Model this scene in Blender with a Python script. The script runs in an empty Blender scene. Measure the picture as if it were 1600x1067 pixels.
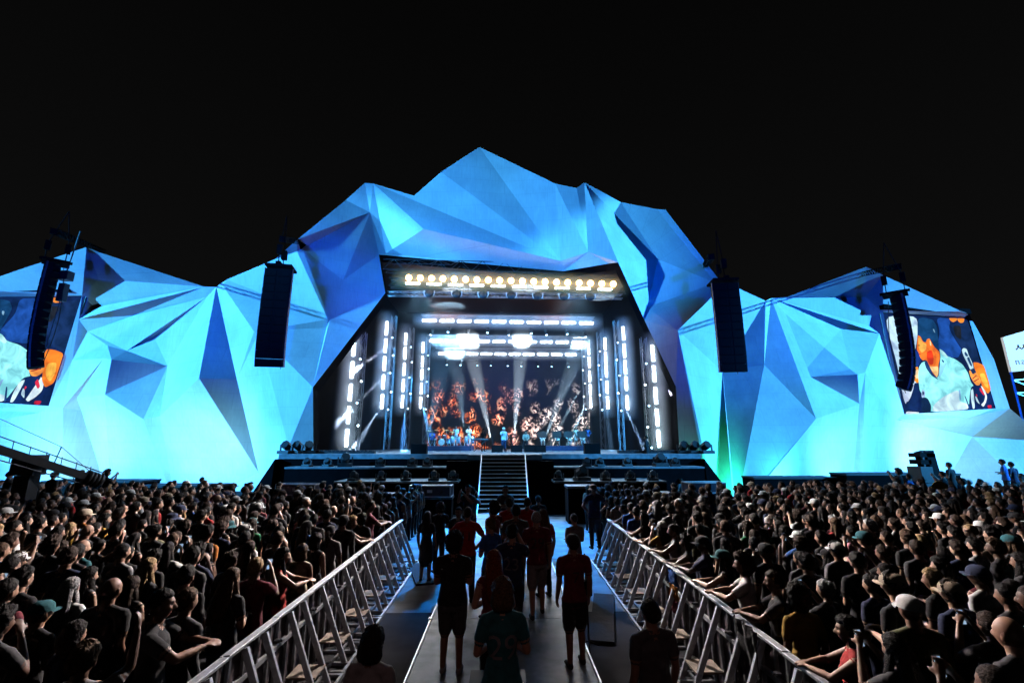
import bpy, bmesh, math, random
import numpy as np
from mathutils import Vector, Matrix, noise
from mathutils.kdtree import KDTree
from mathutils.bvhtree import BVHTree
SC = bpy.context.scene
COL = SC.collection
rad = math.radians
PI = math.pi

# ------------------------------------------------------------ camera
PITCH, YAW, FPX = rad(12.7), rad(1.05), 711.0
CAMP = Vector((0, 0, 3.45))
cam_d = bpy.data.cameras.new('camera'); cam = bpy.data.objects.new('camera', cam_d); COL.objects.link(cam)
cam.location = CAMP; cam.rotation_euler = (PI/2 + PITCH, 0, -YAW)
cam_d.sensor_width = 36; cam_d.lens = 36*FPX/1600; cam_d.clip_end = 900; cam_d.clip_start = 0.1
SC.camera = cam
# ------------------------------------------------------------ world, night sky
world = bpy.data.worlds.new('World'); SC.world = world; world.use_nodes = True
bg = world.node_tree.nodes['Background']; bg.inputs[0].default_value = (0.0042, 0.0042, 0.0044, 1); bg.inputs[1].default_value = 1.0
tc = world.node_tree.nodes.new('ShaderNodeTexCoord'); sx0 = world.node_tree.nodes.new('ShaderNodeSeparateXYZ'); mr0 = world.node_tree.nodes.new('ShaderNodeMapRange')
mr0.inputs[1].default_value = .1; mr0.inputs[2].default_value = .75; mr0.inputs[3].default_value = .0046; mr0.inputs[4].default_value = .0017
world.node_tree.links.new(tc.outputs['Generated'], sx0.inputs[0]); world.node_tree.links.new(sx0.outputs['Z'], mr0.inputs[0]); world.node_tree.links.new(mr0.outputs[0], bg.inputs[0])
SC.view_settings.view_transform = 'Standard'; SC.view_settings.look = 'None'
SC.view_settings.exposure = 0; SC.view_settings.gamma = 1
cy = SC.cycles
cy.max_bounces = 4; cy.diffuse_bounces = 0; cy.glossy_bounces = 2; cy.transmission_bounces = 2; cy.volume_bounces = 0
cy.sample_clamp_indirect = 2.0; cy.sample_clamp_direct = 0; cy.caustics_reflective = False; cy.caustics_refractive = False
cy.use_denoising = True
cy.volume_step_rate = 4.0

def aim(o, target):
    d = Vector(target) - o.location
    o.rotation_euler = d.to_track_quat('-Z', 'Y').to_euler()
def spot(name, loc, target, power, color, angle=60, blend=.4, size=.3):
    l = bpy.data.lights.new(name, 'SPOT'); l.energy = power; l.color = color
    l.spot_size = rad(angle); l.spot_blend = blend; l.shadow_soft_size = size
    o = bpy.data.objects.new(name, l); COL.objects.link(o); o.location = loc; aim(o, target); return o
def area(name, loc, target, power, color, sx, sy, spread=180):
    l = bpy.data.lights.new(name, 'AREA'); l.shape = 'RECTANGLE'; l.size = sx; l.size_y = sy; l.energy = power; l.color = color
    l.spread = rad(spread)
    o = bpy.data.objects.new(name, l); COL.objects.link(o); o.location = loc; aim(o, target); return o
BLUE = (0.055, 0.42, 1.0)
# big blue floods far out on either side of the field wash the faceted front
spot('flood_light', (-125, -40, 36), (-34.0, 36, 9), 2350000, BLUE, 20.6, .12, .8)
spot('flood_light', (123, -40, 36), (31.8, 36, 9), 2150000, BLUE, 20.6, .12, .8)
spot('flood_light', (-70, -30, 10), (-1.5, 34, 20), 560000, BLUE, 16, .9, .8)  # added narrow flood brightening the arch header
for sx in (-1, 1):
    for tx in (5, 17, 31, 50): spot('front_fill', (sx*5, -4, 6), (sx*tx, 34+abs(tx)*.05, 13.5), 30000, (0, .085, 1), 25, .7, .25)  # added frontal fill that lifts the dark facets to deep blue
for sx in (-1, 1): spot('front_fill', (sx*5, -4, 6), (sx*8, 34.5, 20.5), 19000, (0, .16, 1), 27, .7, .25)  # same added fill for the top of the arch
# uplights standing on the ground close to the foot of the front
for (x, y, tx, tz, e, c, an) in ((-33, 30, -33, 3.5, 2600, (.34, .80, 1.0), 100), (-22, 30, -22, 3.5, 2000, (.26, .70, 1), 100), (-27.5, 30, -26, 4, 1700, (.12, .55, 1), 100), (-17.5, 31, -17.5, 4, 700, (.12, .55, 1), 95), (15.2, 30.5, 15.0, 3, 1100, (.02, 1.0, .50), 85), (25, 30, 25, 3.5, 1700, (.14, .60, 1), 100), (34, 30.5, 35, 3, 3000, (.42, .90, 1.0), 100), (19.5, 30.5, 18.5, 3.5, 900, (.05, .70, .95), 90)):
    spot('uplight', (x, y, .4), (tx, 36, tz), e*1.25, c, an, .9, .25)
# stage light falling out onto the audience: warm blinders and cool wash
area('blinder_wash', (-.4, 34.7, 13.4), (0, 6, 1), 380, (1, .80, .62), 13, .5, 110)
area('stage_wash', (-.4, 35, 9), (0, 10, 1.5), 400, (.75, .88, 1), 16, .6, 110)
for sx in (-1, 1):
    spot('crowd_fill', (-sx*3, 24, 12.5), (sx*9, 6, 1.5), 37000, (1, .86, .82), 37, .6, .3)  # added spot brightening the near crowd, no tower carries it
    spot('crowd_fill', (sx*1.5, 24.2, 13), (sx*16, 15, 1.5), 5200, (.86, .9, 1), 75, .8, .3)  # added spot for the farther crowd
spot('floor_wash', (-.4, 29, 14), (0, 17.8, 0), 60000, (.0, .30, 1.0), 36, .8, .3)
spot('aisle_fill', (0, -5, 8), (0, 7.5, 1), 170, (1, .52, .50), 34, .8, .4)  # added weak fill from behind the camera, not stage light
spot('deck_wash', (-8, 25, 15), (-6, 30, 2), 3200, (.16, .55, 1.0), 95, .8, .3)
spot('deck_wash', (7.5, 25, 15), (5, 30, 2), 3200, (.16, .55, 1.0), 95, .8, .3)
spot('walk_wash', (0, 23, 15), (0, 8, .5), 90, (.5, .7, 1), 26, .8, .3)

# ------------------------------------------------------------ pixel helpers (photo pixels -> points on a plane)
RY = Matrix.Rotation(-YAW, 3, 'Z')
def ray(px, py):
    x = (px-800)/FPX; y = (533.5-py)/FPX
    return RY @ Vector((x, math.cos(PITCH)-y*math.sin(PITCH), math.sin(PITCH)+y*math.cos(PITCH)))
def at_y(px, py, Y):
    d = ray(px, py); return CAMP + d*(Y/d.y)
def at_z(px, py, z):
    d = ray(px, py); return CAMP + d*((z-CAMP.z)/d.z)

# ------------------------------------------------------------ materials
MATS = {}
def mat(name, c, rough=.7, metal=0.0, var=.18, scale=6.0, emit=None, es=0.0, bump=0.0):
    if name in MATS: return MATS[name]
    m = bpy.data.materials.new(name); m.use_nodes = True; nt = m.node_tree; N = nt.nodes; L = nt.links
    b = N['Principled BSDF']
    tc = N.new('ShaderNodeTexCoord'); nz = N.new('ShaderNodeTexNoise'); nz.inputs['Scale'].default_value = scale; nz.inputs['Detail'].default_value = 4
    L.new(tc.outputs['Object'], nz.inputs['Vector'])
    rp = N.new('ShaderNodeValToRGB'); rp.color_ramp.elements[0].position = .3; rp.color_ramp.elements[1].position = .7
    rp.color_ramp.elements[0].color = tuple(v*(1-var) for v in c)+(1,); rp.color_ramp.elements[1].color = tuple(min(1, v*(1+var)) for v in c)+(1,)
    L.new(nz.outputs['Fac'], rp.inputs['Fac']); L.new(rp.outputs['Color'], b.inputs['Base Color'])
    b.inputs['Roughness'].default_value = rough; b.inputs['Metallic'].default_value = metal
    if emit: b.inputs['Emission Color'].default_value = tuple(emit)+(1,); b.inputs['Emission Strength'].default_value = es
    if bump:
        bp = N.new('ShaderNodeBump'); bp.inputs['Strength'].default_value = bump; bp.inputs['Distance'].default_value = .02
        L.new(nz.outputs['Fac'], bp.inputs['Height']); L.new(bp.outputs['Normal'], b.inputs['Normal'])
    MATS[name] = m; return m
black = mat('black_paint', (.012, .012, .014), .55, 0, .3)
blackcloth = mat('black_cloth', (.003, .003, .004), .95, 0, .3, 2)
steel = mat('galvanised_steel', (.42, .43, .45), .38, .85, .2, 14)
alu = mat('brushed_aluminium', (.72, .74, .78), .42, .75, .15, 20)
blackcloth.node_tree.nodes['Principled BSDF'].inputs['Specular IOR Level'].default_value = .05
darksteel = mat('dark_steel', (.05, .05, .055), .5, .6, .3)
ply = mat('worn_plywood', (.30, .24, .19), .75, 0, .4, 9, bump=.3)
deckm = mat('deck_paint', (.20, .22, .25), .35, 0, .35, 3)
def emat(name, c, s):
    if name in MATS: return MATS[name]
    m = bpy.data.materials.new(name); m.use_nodes = True; nt = m.node_tree; b = nt.nodes['Principled BSDF']
    b.inputs['Base Color'].default_value = (.02, .02, .02, 1); b.inputs['Emission Color'].default_value = tuple(c)+(1,); b.inputs['Emission Strength'].default_value = s
    MATS[name] = m; return m
lampwhite = emat('lamp_white', (.72, .84, 1.0), 30)
lampwarm = emat('lamp_warm', (1, .60, .18), 30)
lampblue = emat('lamp_blue', (.45, .75, 1.0), 10)

# ------------------------------------------------------------ object helpers
def tag(o, label=None, cat=None, group=None, kind=None):
    if label: o['label'] = label
    if cat: o['category'] = cat
    if group: o['group'] = group
    if kind: o['kind'] = kind
    return o
def empty(name, loc, rz=0):
    o = bpy.data.objects.new(name, None); COL.objects.link(o); o.location = loc; o.rotation_euler = (0, 0, rz); o.empty_display_size = .2; return o
class MB:
    def __init__(s): s.v = []; s.f = []; s.m = []
    def add(s, vs, fs, mi=0):
        n = len(s.v); s.v += [tuple(v) for v in vs]; s.f += [tuple(i+n for i in f) for f in fs]; s.m += [mi]*len(fs); return s
    def box(s, a, b, mi=0, M=None):
        (x0, y0, z0), (x1, y1, z1) = a, b
        vs = [Vector(p) for p in ((x0,y0,z0),(x1,y0,z0),(x1,y1,z0),(x0,y1,z0),(x0,y0,z1),(x1,y0,z1),(x1,y1,z1),(x0,y1,z1))]
        if M is not None: vs = [M @ v for v in vs]
        return s.add(vs, [(3,2,1,0),(4,5,6,7),(0,1,5,4),(1,2,6,5),(2,3,7,6),(3,0,4,7)], mi)
    def tube(s, p, q, r, n=6, mi=0, r2=None):
        p = Vector(p); q = Vector(q); d = (q-p).normalized(); u = d.orthogonal().normalized(); w = d.cross(u); r2 = r if r2 is None else r2
        vs = [p+(u*math.cos(2*PI*k/n)+w*math.sin(2*PI*k/n))*r for k in range(n)]+[q+(u*math.cos(2*PI*k/n)+w*math.sin(2*PI*k/n))*r2 for k in range(n)]
        fs = [(k, (k+1) % n, n+(k+1) % n, n+k) for k in range(n)]+[tuple(range(n))[::-1], tuple(range(n, 2*n))]
        return s.add(vs, fs, mi)
    def beam(s, p, q, w, h, mi=0, up=(0, 0, 1)):
        p = Vector(p); q = Vector(q); d = (q-p).normalized(); u = d.cross(Vector(up)); u = u.normalized() if u.length > 1e-4 else d.orthogonal().normalized(); t = u.cross(d)
        vs = [a+u*i*w/2+t*j*h/2 for a in (p, q) for (i, j) in ((-1,-1),(1,-1),(1,1),(-1,1))]
        return s.add(vs, [(3,2,1,0),(4,5,6,7),(0,1,5,4),(1,2,6,5),(2,3,7,6),(3,0,4,7)], mi)
    def lathe(s, c, prof, n=14, mi=0, axis=(0, 0, 1)):
        ax = Vector(axis).normalized(); u = ax.orthogonal().normalized(); w = ax.cross(u); c = Vector(c); vs = []
        for (r, h) in prof:
            vs += [c+ax*h+(u*math.cos(2*PI*k/n)+w*math.sin(2*PI*k/n))*r for k in range(n)]
        fs = [(i*n+k, i*n+(k+1) % n, (i+1)*n+(k+1) % n, (i+1)*n+k) for i in range(len(prof)-1) for k in range(n)]
        fs += [tuple(range(n))[::-1], tuple(range((len(prof)-1)*n, len(prof)*n))]
        return s.add(vs, fs, mi)
    def build(s, name, mats, parent=None, smooth=False, bevel=0):
        me = bpy.data.meshes.new(name); me.from_pydata([tuple(v) for v in s.v], [], s.f)
        for m in (mats if isinstance(mats, (list, tuple)) else [mats]): me.materials.append(m)
        me.polygons.foreach_set('material_index', s.m)
        if smooth: me.polygons.foreach_set('use_smooth', [True]*len(me.polygons))
        me.update()
        o = bpy.data.objects.new(name, me); COL.objects.link(o)
        if parent: o.parent = parent
        if bevel:
            b = o.modifiers.new('bevel', 'BEVEL'); b.width = bevel; b.segments = 2; b.limit_method = 'ANGLE'
        return o
def copy_tree(o, parent=None):
    c = o.copy(); COL.objects.link(c)
    if parent: c.parent = parent
    for ch in o.children: copy_tree(ch, c)
    return c

# ------------------------------------------------------------ ground and sky
g = MB(); n = 40
g.add([(-300, -60, 0), (300, -60, 0), (300, 400, 0), (-300, 400, 0)], [(0, 1, 2, 3)])
asph = mat('asphalt', (.030, .030, .034), .95, 0, .5, 1.3, bump=.3)
tag(g.build('ground', asph), kind='structure')
cwm = mat('catwalk_plywood', (.15, .145, .15), .5, 0, .75, 2.6, bump=.4)
g = MB()
for k in range(9):
    y0 = -1+2.44*k
    for x0 in (-1.22, .004):
        g.box((x0, y0+.004, .42), (x0+1.216, y0+2.436, .5))
o = g.build('path', cwm); tag(o, kind='structure')
g = MB()
for sx in (-1, 1):
    g.box((sx*1.245-.012, -1, .40), (sx*1.245+.012, 20.96, .512))
    for k in range(9): g.box((sx*1.25-.03, 1.39+2.44*k, .38), (sx*1.25+.03, 1.47+2.44*k, .53))
g.build('path_edging', alu).parent = o
g = MB()
for sx in (-1, 1):
    for k in range(12): g.box((sx*1.1-.05, -.8+1.8*k, 0), (sx*1.1+.05, -.7+1.8*k, .42))
    g.box((sx*1.2-.01, -1, .02), (sx*1.2+.01, 20.9, .395))
g.build('path_base', black).parent = o

g = MB(); g.add([(-3.0, 10.6, .004), (3.05, 10.6, .004), (4.6, 23.5, .004), (-4.6, 23.5, .004)], [(0, 1, 2, 3)])  # paler sheet added so the blue wash shows as a pool
tag(g.build('light_pool_sheet', mat('pool_pale_grey', (.30, .31, .32), .95, 0, .35, 1.4)), kind='structure')

MATS['pool_pale_grey'].node_tree.nodes['Principled BSDF'].inputs['Specular IOR Level'].default_value = .1
asph.node_tree.nodes['Principled BSDF'].inputs['Specular IOR Level'].default_value = .2

# ------------------------------------------------------------ the faceted festival front
FV=[(-46.94,37.36,3.63),(-51.41,38.62,15.55),(-44.65,36.43,15.88),(-31.64,32.64,18.00),(-31.10,33.11,17.80),(-33.13,35.76,16.60),(-24.59,35.87,16.03),(-34.69,36.31,15.34),(-35.48,36.39,6.36),(-49.96,37.84,15.76),(-48.36,37.68,7.16),(-34.32,37.23,14.64),(-34.64,36.42,13.36),(-30.86,37.05,13.88),(-24.56,36.33,15.30),(-30.37,36.48,10.78),(-28.68,36.80,12.03),(-34.10,36.82,12.44),(-31.90,36.40,11.18),(-34.61,36.58,10.00),(-29.66,34.41,9.67),(-26.94,36.52,9.54),(-29.68,34.47,7.06),(-30.71,34.93,9.86),(-34.45,36.47,6.22),(-33.39,36.32,6.95),(-36.08,36.41,5.87),(-41.47,36.19,4.68),(-43.35,37.52,6.08),(-33.41,36.94,6.06),(-23.67,35.96,16.07),(-22.31,33.51,8.15),(-18.38,35.84,1.37),(-20.39,34.94,8.26),(-22.62,35.23,15.82),(-18.10,32.35,11.40),(-13.64,34.13,12.17),(-13.62,34.20,12.85),(-21.97,34.48,16.14),(-17.87,33.56,17.52),(-16.07,33.19,18.01),(-30.57,38.26,-1.74),(-44.63,36.69,-1.49),(-33.05,36.84,-1.54),(-25.27,37.80,-1.70),(-18.40,35.73,-1.43),(-26.92,34.96,5.26),(-25.84,35.10,5.50),(-17.76,32.33,11.30),(-16.88,35.38,-1.38),(-15.78,33.36,18.35),(-11.42,35.52,22.64),(-10.28,37.11,19.61),(-10.80,36.81,19.36),(-10.13,37.16,16.01),(-13.08,35.21,16.42),(-13.50,34.27,12.82),(-13.29,31.88,7.31),(-13.55,34.68,-1.29),(-14.83,34.27,-1.23),(-14.95,32.79,3.26),(-15.66,32.22,18.57),(-13.20,34.57,23.21),(-11.77,34.68,24.89),(-11.08,34.72,24.87),(-6.47,33.76,20.27),(-7.58,34.69,23.75),(-5.31,34.10,25.62),(-2.19,34.74,28.49),(4.23,34.26,24.76),(6.07,34.42,24.45),(6.83,34.86,25.28),(4.63,34.87,18.08),(4.95,35.84,17.57),(6.77,34.11,18.54),(8.28,33.69,17.40),(8.76,32.62,17.06),(13.54,37.26,19.33),(12.28,37.25,14.91),(11.81,36.72,13.62),(10.13,35.81,23.98),(12.34,33.42,22.02),(12.97,33.17,21.83),(17.14,34.06,16.31),(16.97,34.31,16.07),(12.95,32.65,11.71),(12.81,33.54,7.62),(13.11,34.89,-1.39),(13.83,32.74,3.61),(13.73,33.88,-1.25),(14.61,32.68,-1.09),(16.50,33.31,14.92),(18.00,36.75,9.29),(15.27,31.56,-0.94),(18.03,32.84,15.07),(22.41,36.05,15.38),(20.59,35.14,9.56),(15.49,31.76,-0.97),(21.49,35.37,14.93),(22.53,32.83,5.24),(15.66,31.67,-0.95),(26.33,36.09,-1.59),(23.21,35.70,13.94),(25.21,34.57,10.85),(23.33,34.18,9.15),(25.99,33.26,8.91),(23.37,33.95,8.43),(25.92,32.59,8.42),(26.63,33.76,6.38),(26.92,33.08,8.65),(29.70,35.22,6.21),(26.96,35.81,-1.55),(30.82,35.65,5.35),(30.65,36.28,15.62),(31.15,36.59,13.96),(30.93,36.75,13.22),(31.40,36.41,12.47),(28.57,36.88,12.96),(28.13,32.73,16.89),(30.18,33.64,16.56),(38.27,35.95,14.32),(39.40,36.39,14.23),(40.08,36.85,13.68),(40.90,36.63,10.37),(41.30,36.67,6.29),(44.99,37.57,3.64),(31.75,36.22,8.83),(31.77,36.09,14.21),(39.85,36.92,14.05),(31.96,36.11,5.78),(40.48,36.98,6.31),(32.80,36.10,5.32),(38.41,37.05,5.64),(40.47,39.41,4.08),(41.45,35.77,-1.58),(35.35,39.42,-2.07),(23.71,35.92,15.46)]
FT=[[(1,2,7),(1,7,9),(2,3,7),(5,11,7),(5,7,3),(3,4,5),(4,6,5),(5,6,11),(11,6,12),(12,6,13),(14,15,17),(17,12,13),(13,6,14),(13,14,17),(15,14,16),(12,17,19),(19,8,7),(12,19,7),(7,11,12),(17,18,19),(17,15,18),(18,23,19),(19,23,24),(19,24,8),(20,23,18),(20,18,15),(15,21,20),(20,21,22),(23,20,22),(23,25,24),(25,23,22),(22,29,25),(21,15,16),(30,31,21),(21,16,14),(14,30,21),(22,21,46),(22,46,41),(21,31,47),(21,47,46),(44,41,46),(46,47,44),(47,31,32),(44,47,32),(32,45,44),(31,30,33),(33,32,31),(30,34,33),(33,34,35),(48,32,33),(35,48,33),(35,34,37),(37,36,35),(34,38,37),(40,37,38),(38,39,40),(57,60,48),(48,35,36),(57,48,36),(36,56,57),(60,59,49),(48,60,49),(48,49,32),(32,49,45),(58,59,60),(60,57,58),(8,26,28),(10,8,28),(28,26,27),(24,43,42),(42,0,27),(24,42,27),(26,8,24),(27,26,24),(24,25,29),(24,29,43),(41,43,29),(29,22,41)],[(6,30,14),(30,38,34),(61,50,40),(39,61,40),(61,51,50),(50,51,55),(50,55,56),(56,36,37),(37,40,50),(50,56,37),(53,54,55),(53,55,51),(51,52,53),(56,55,54),(54,57,56),(61,62,51),(62,63,51),(51,63,64),(64,52,51),(64,65,52),(52,65,73),(52,73,53),(65,64,72),(65,72,73),(64,66,72),(66,67,72),(67,68,72),(69,74,72),(68,69,72),(69,70,74),(70,71,74),(74,75,73),(72,74,73),(74,71,76),(76,75,74),(76,71,77),(76,77,78),(78,79,76),(80,84,77),(71,80,77),(80,81,84),(84,81,82),(82,83,84),(77,84,78),(85,79,78),(85,78,84),(84,91,85),(86,79,85),(88,86,85),(85,90,88),(88,89,87),(86,88,87),(88,90,89),(85,91,92),(90,85,92),(92,93,90),(94,92,91),(83,94,91),(84,83,91),(92,94,98),(92,98,96),(92,96,97),(92,97,93),(98,95,96)],[(96,95,99),(97,96,99),(99,100,97),(99,101,100),(106,108,99),(106,99,95),(95,102,106),(102,103,104),(102,104,106),(103,105,104),(105,109,107),(106,104,105),(105,107,106),(106,107,108),(99,108,101),(108,107,109),(111,101,108),(108,109,111),(109,110,111),(110,112,111),(116,126,109),(117,116,109),(117,109,105),(117,105,103),(117,103,102),(95,117,102),(95,116,117),(95,115,116),(115,95,113),(113,114,115),(118,113,136),(136,113,95),(113,118,119),(127,116,115),(113,119,127),(114,113,127),(127,115,114),(127,119,120),(120,121,128),(120,128,127),(126,116,127),(127,129,126),(110,109,126),(110,126,129),(129,112,110),(128,121,122),(123,124,130),(123,130,128),(122,123,128),(131,112,129),(132,131,129),(130,124,132),(129,130,132),(131,132,133),(135,111,112),(133,135,112),(112,131,133),(124,125,133),(132,124,133),(134,135,133),(133,125,134)]]

def facade_material():
    m = bpy.data.materials.new('white_facade_panel'); m.use_nodes = True; nt = m.node_tree; N = nt.nodes; L = nt.links; b = N['Principled BSDF']
    tc = N.new('ShaderNodeTexCoord'); nz = N.new('ShaderNodeTexNoise'); nz.inputs['Scale'].default_value = .5; nz.inputs['Detail'].default_value = 6
    n2 = N.new('ShaderNodeTexNoise'); n2.inputs['Scale'].default_value = 7; n2.inputs['Detail'].default_value = 3
    mp = N.new('ShaderNodeMapping'); mp.inputs['Scale'].default_value = (1, 1, .12)
    L.new(tc.outputs['Object'], nz.inputs['Vector']); L.new(tc.outputs['Object'], mp.inputs['Vector']); L.new(mp.outputs['Vector'], n2.inputs['Vector'])
    ad = N.new('ShaderNodeMath'); ad.operation = 'ADD'; L.new(nz.outputs['Fac'], ad.inputs[0]); ml = N.new('ShaderNodeMath'); ml.operation = 'MULTIPLY'; ml.inputs[1].default_value = .5
    L.new(n2.outputs['Fac'], ml.inputs[0]); L.new(ml.outputs[0], ad.inputs[1])
    r = N.new('ShaderNodeValToRGB'); r.color_ramp.elements[0].position = .5; r.color_ramp.elements[0].color = (.62, .63, .66, 1); r.color_ramp.elements[1].position = 1; r.color_ramp.elements[1].color = (.80, .81, .83, 1)
    L.new(ad.outputs[0], r.inputs['Fac'])
    bk = N.new('ShaderNodeTexBrick'); bk.inputs['Scale'].default_value = 1; bk.inputs['Brick Width'].default_value = 2.4; bk.inputs['Row Height'].default_value = 1.2; bk.inputs['Mortar Size'].default_value = .012; bk.inputs['Mortar Smooth'].default_value = .3
    bk.inputs['Color1'].default_value = (1, 1, 1, 1); bk.inputs['Color2'].default_value = (.96, .96, .97, 1); bk.inputs['Mortar'].default_value = (.80, .80, .82, 1)
    mb_ = N.new('ShaderNodeMapping'); mb_.inputs['Rotation'].default_value = (PI/2, 0, 0); L.new(tc.outputs['Object'], mb_.inputs['Vector']); L.new(mb_.outputs['Vector'], bk.inputs['Vector'])
    mm = N.new('ShaderNodeMix'); mm.data_type = 'RGBA'; mm.blend_type = 'MULTIPLY'; mm.inputs[0].default_value = 1; L.new(r.outputs['Color'], mm.inputs[6]); L.new(bk.outputs['Color'], mm.inputs[7])
    L.new(mm.outputs[2], b.inputs['Base Color']); b.inputs['Roughness'].default_value = .8
    bp = N.new('ShaderNodeBump'); bp.inputs['Strength'].default_value = .25; bp.inputs['Distance'].default_value = .15
    L.new(nz.outputs['Fac'], bp.inputs['Height']); L.new(bp.outputs['Normal'], b.inputs['Normal'])
    return m
fm = facade_material()
fac = empty('stage_facade', (0, 36, 0))
tag(fac, 'huge blue-lit faceted mountain front of white panels around the open stage', 'stage facade')
from collections import Counter
ecount = Counter()
for grp in FT:
    for t in grp:
        for i in range(3): ecount[tuple(sorted((t[i], t[(i+1) % 3])))] += 1
names = ['left_wing', 'arch', 'right_wing']
for gi, grp in enumerate(FT):
    mb = MB(); used = sorted({i for t in grp for i in t}); ix = {k: n for n, k in enumerate(used)}
    vs = [Vector(FV[k])-Vector((0, 36, 0)) for k in used]
    fs = []
    for t in grp:
        a, b_, c = [vs[ix[k]] for k in t]
        nrm = (b_-a).cross(c-a)
        fs.append(tuple(ix[k] for k in (t if nrm.y < 0 else t[::-1])))
    mb.add(vs, fs)
    # returned edges so that the panels have depth from any side
    for t in grp:
        for i in range(3):
            e = tuple(sorted((t[i], t[(i+1) % 3])))
            if ecount[e] == 1:
                a, b_ = vs[ix[e[0]]], vs[ix[e[1]]]
                up = (a.z+b_.z)/2 > 8 or True
                d = Vector((0, 1.0, -.25))
                mb.add([a, b_, b_+d, a+d], [(0, 1, 2, 3)], 1)
    o = mb.build(names[gi].split('_')[-1] if gi != 1 else 'arch', [fm, blackcloth], fac)
    if gi != 1: o['label'] = '%s wing of pale triangular panels running from the opening past the video screen' % ('left' if gi == 0 else 'right')
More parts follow.
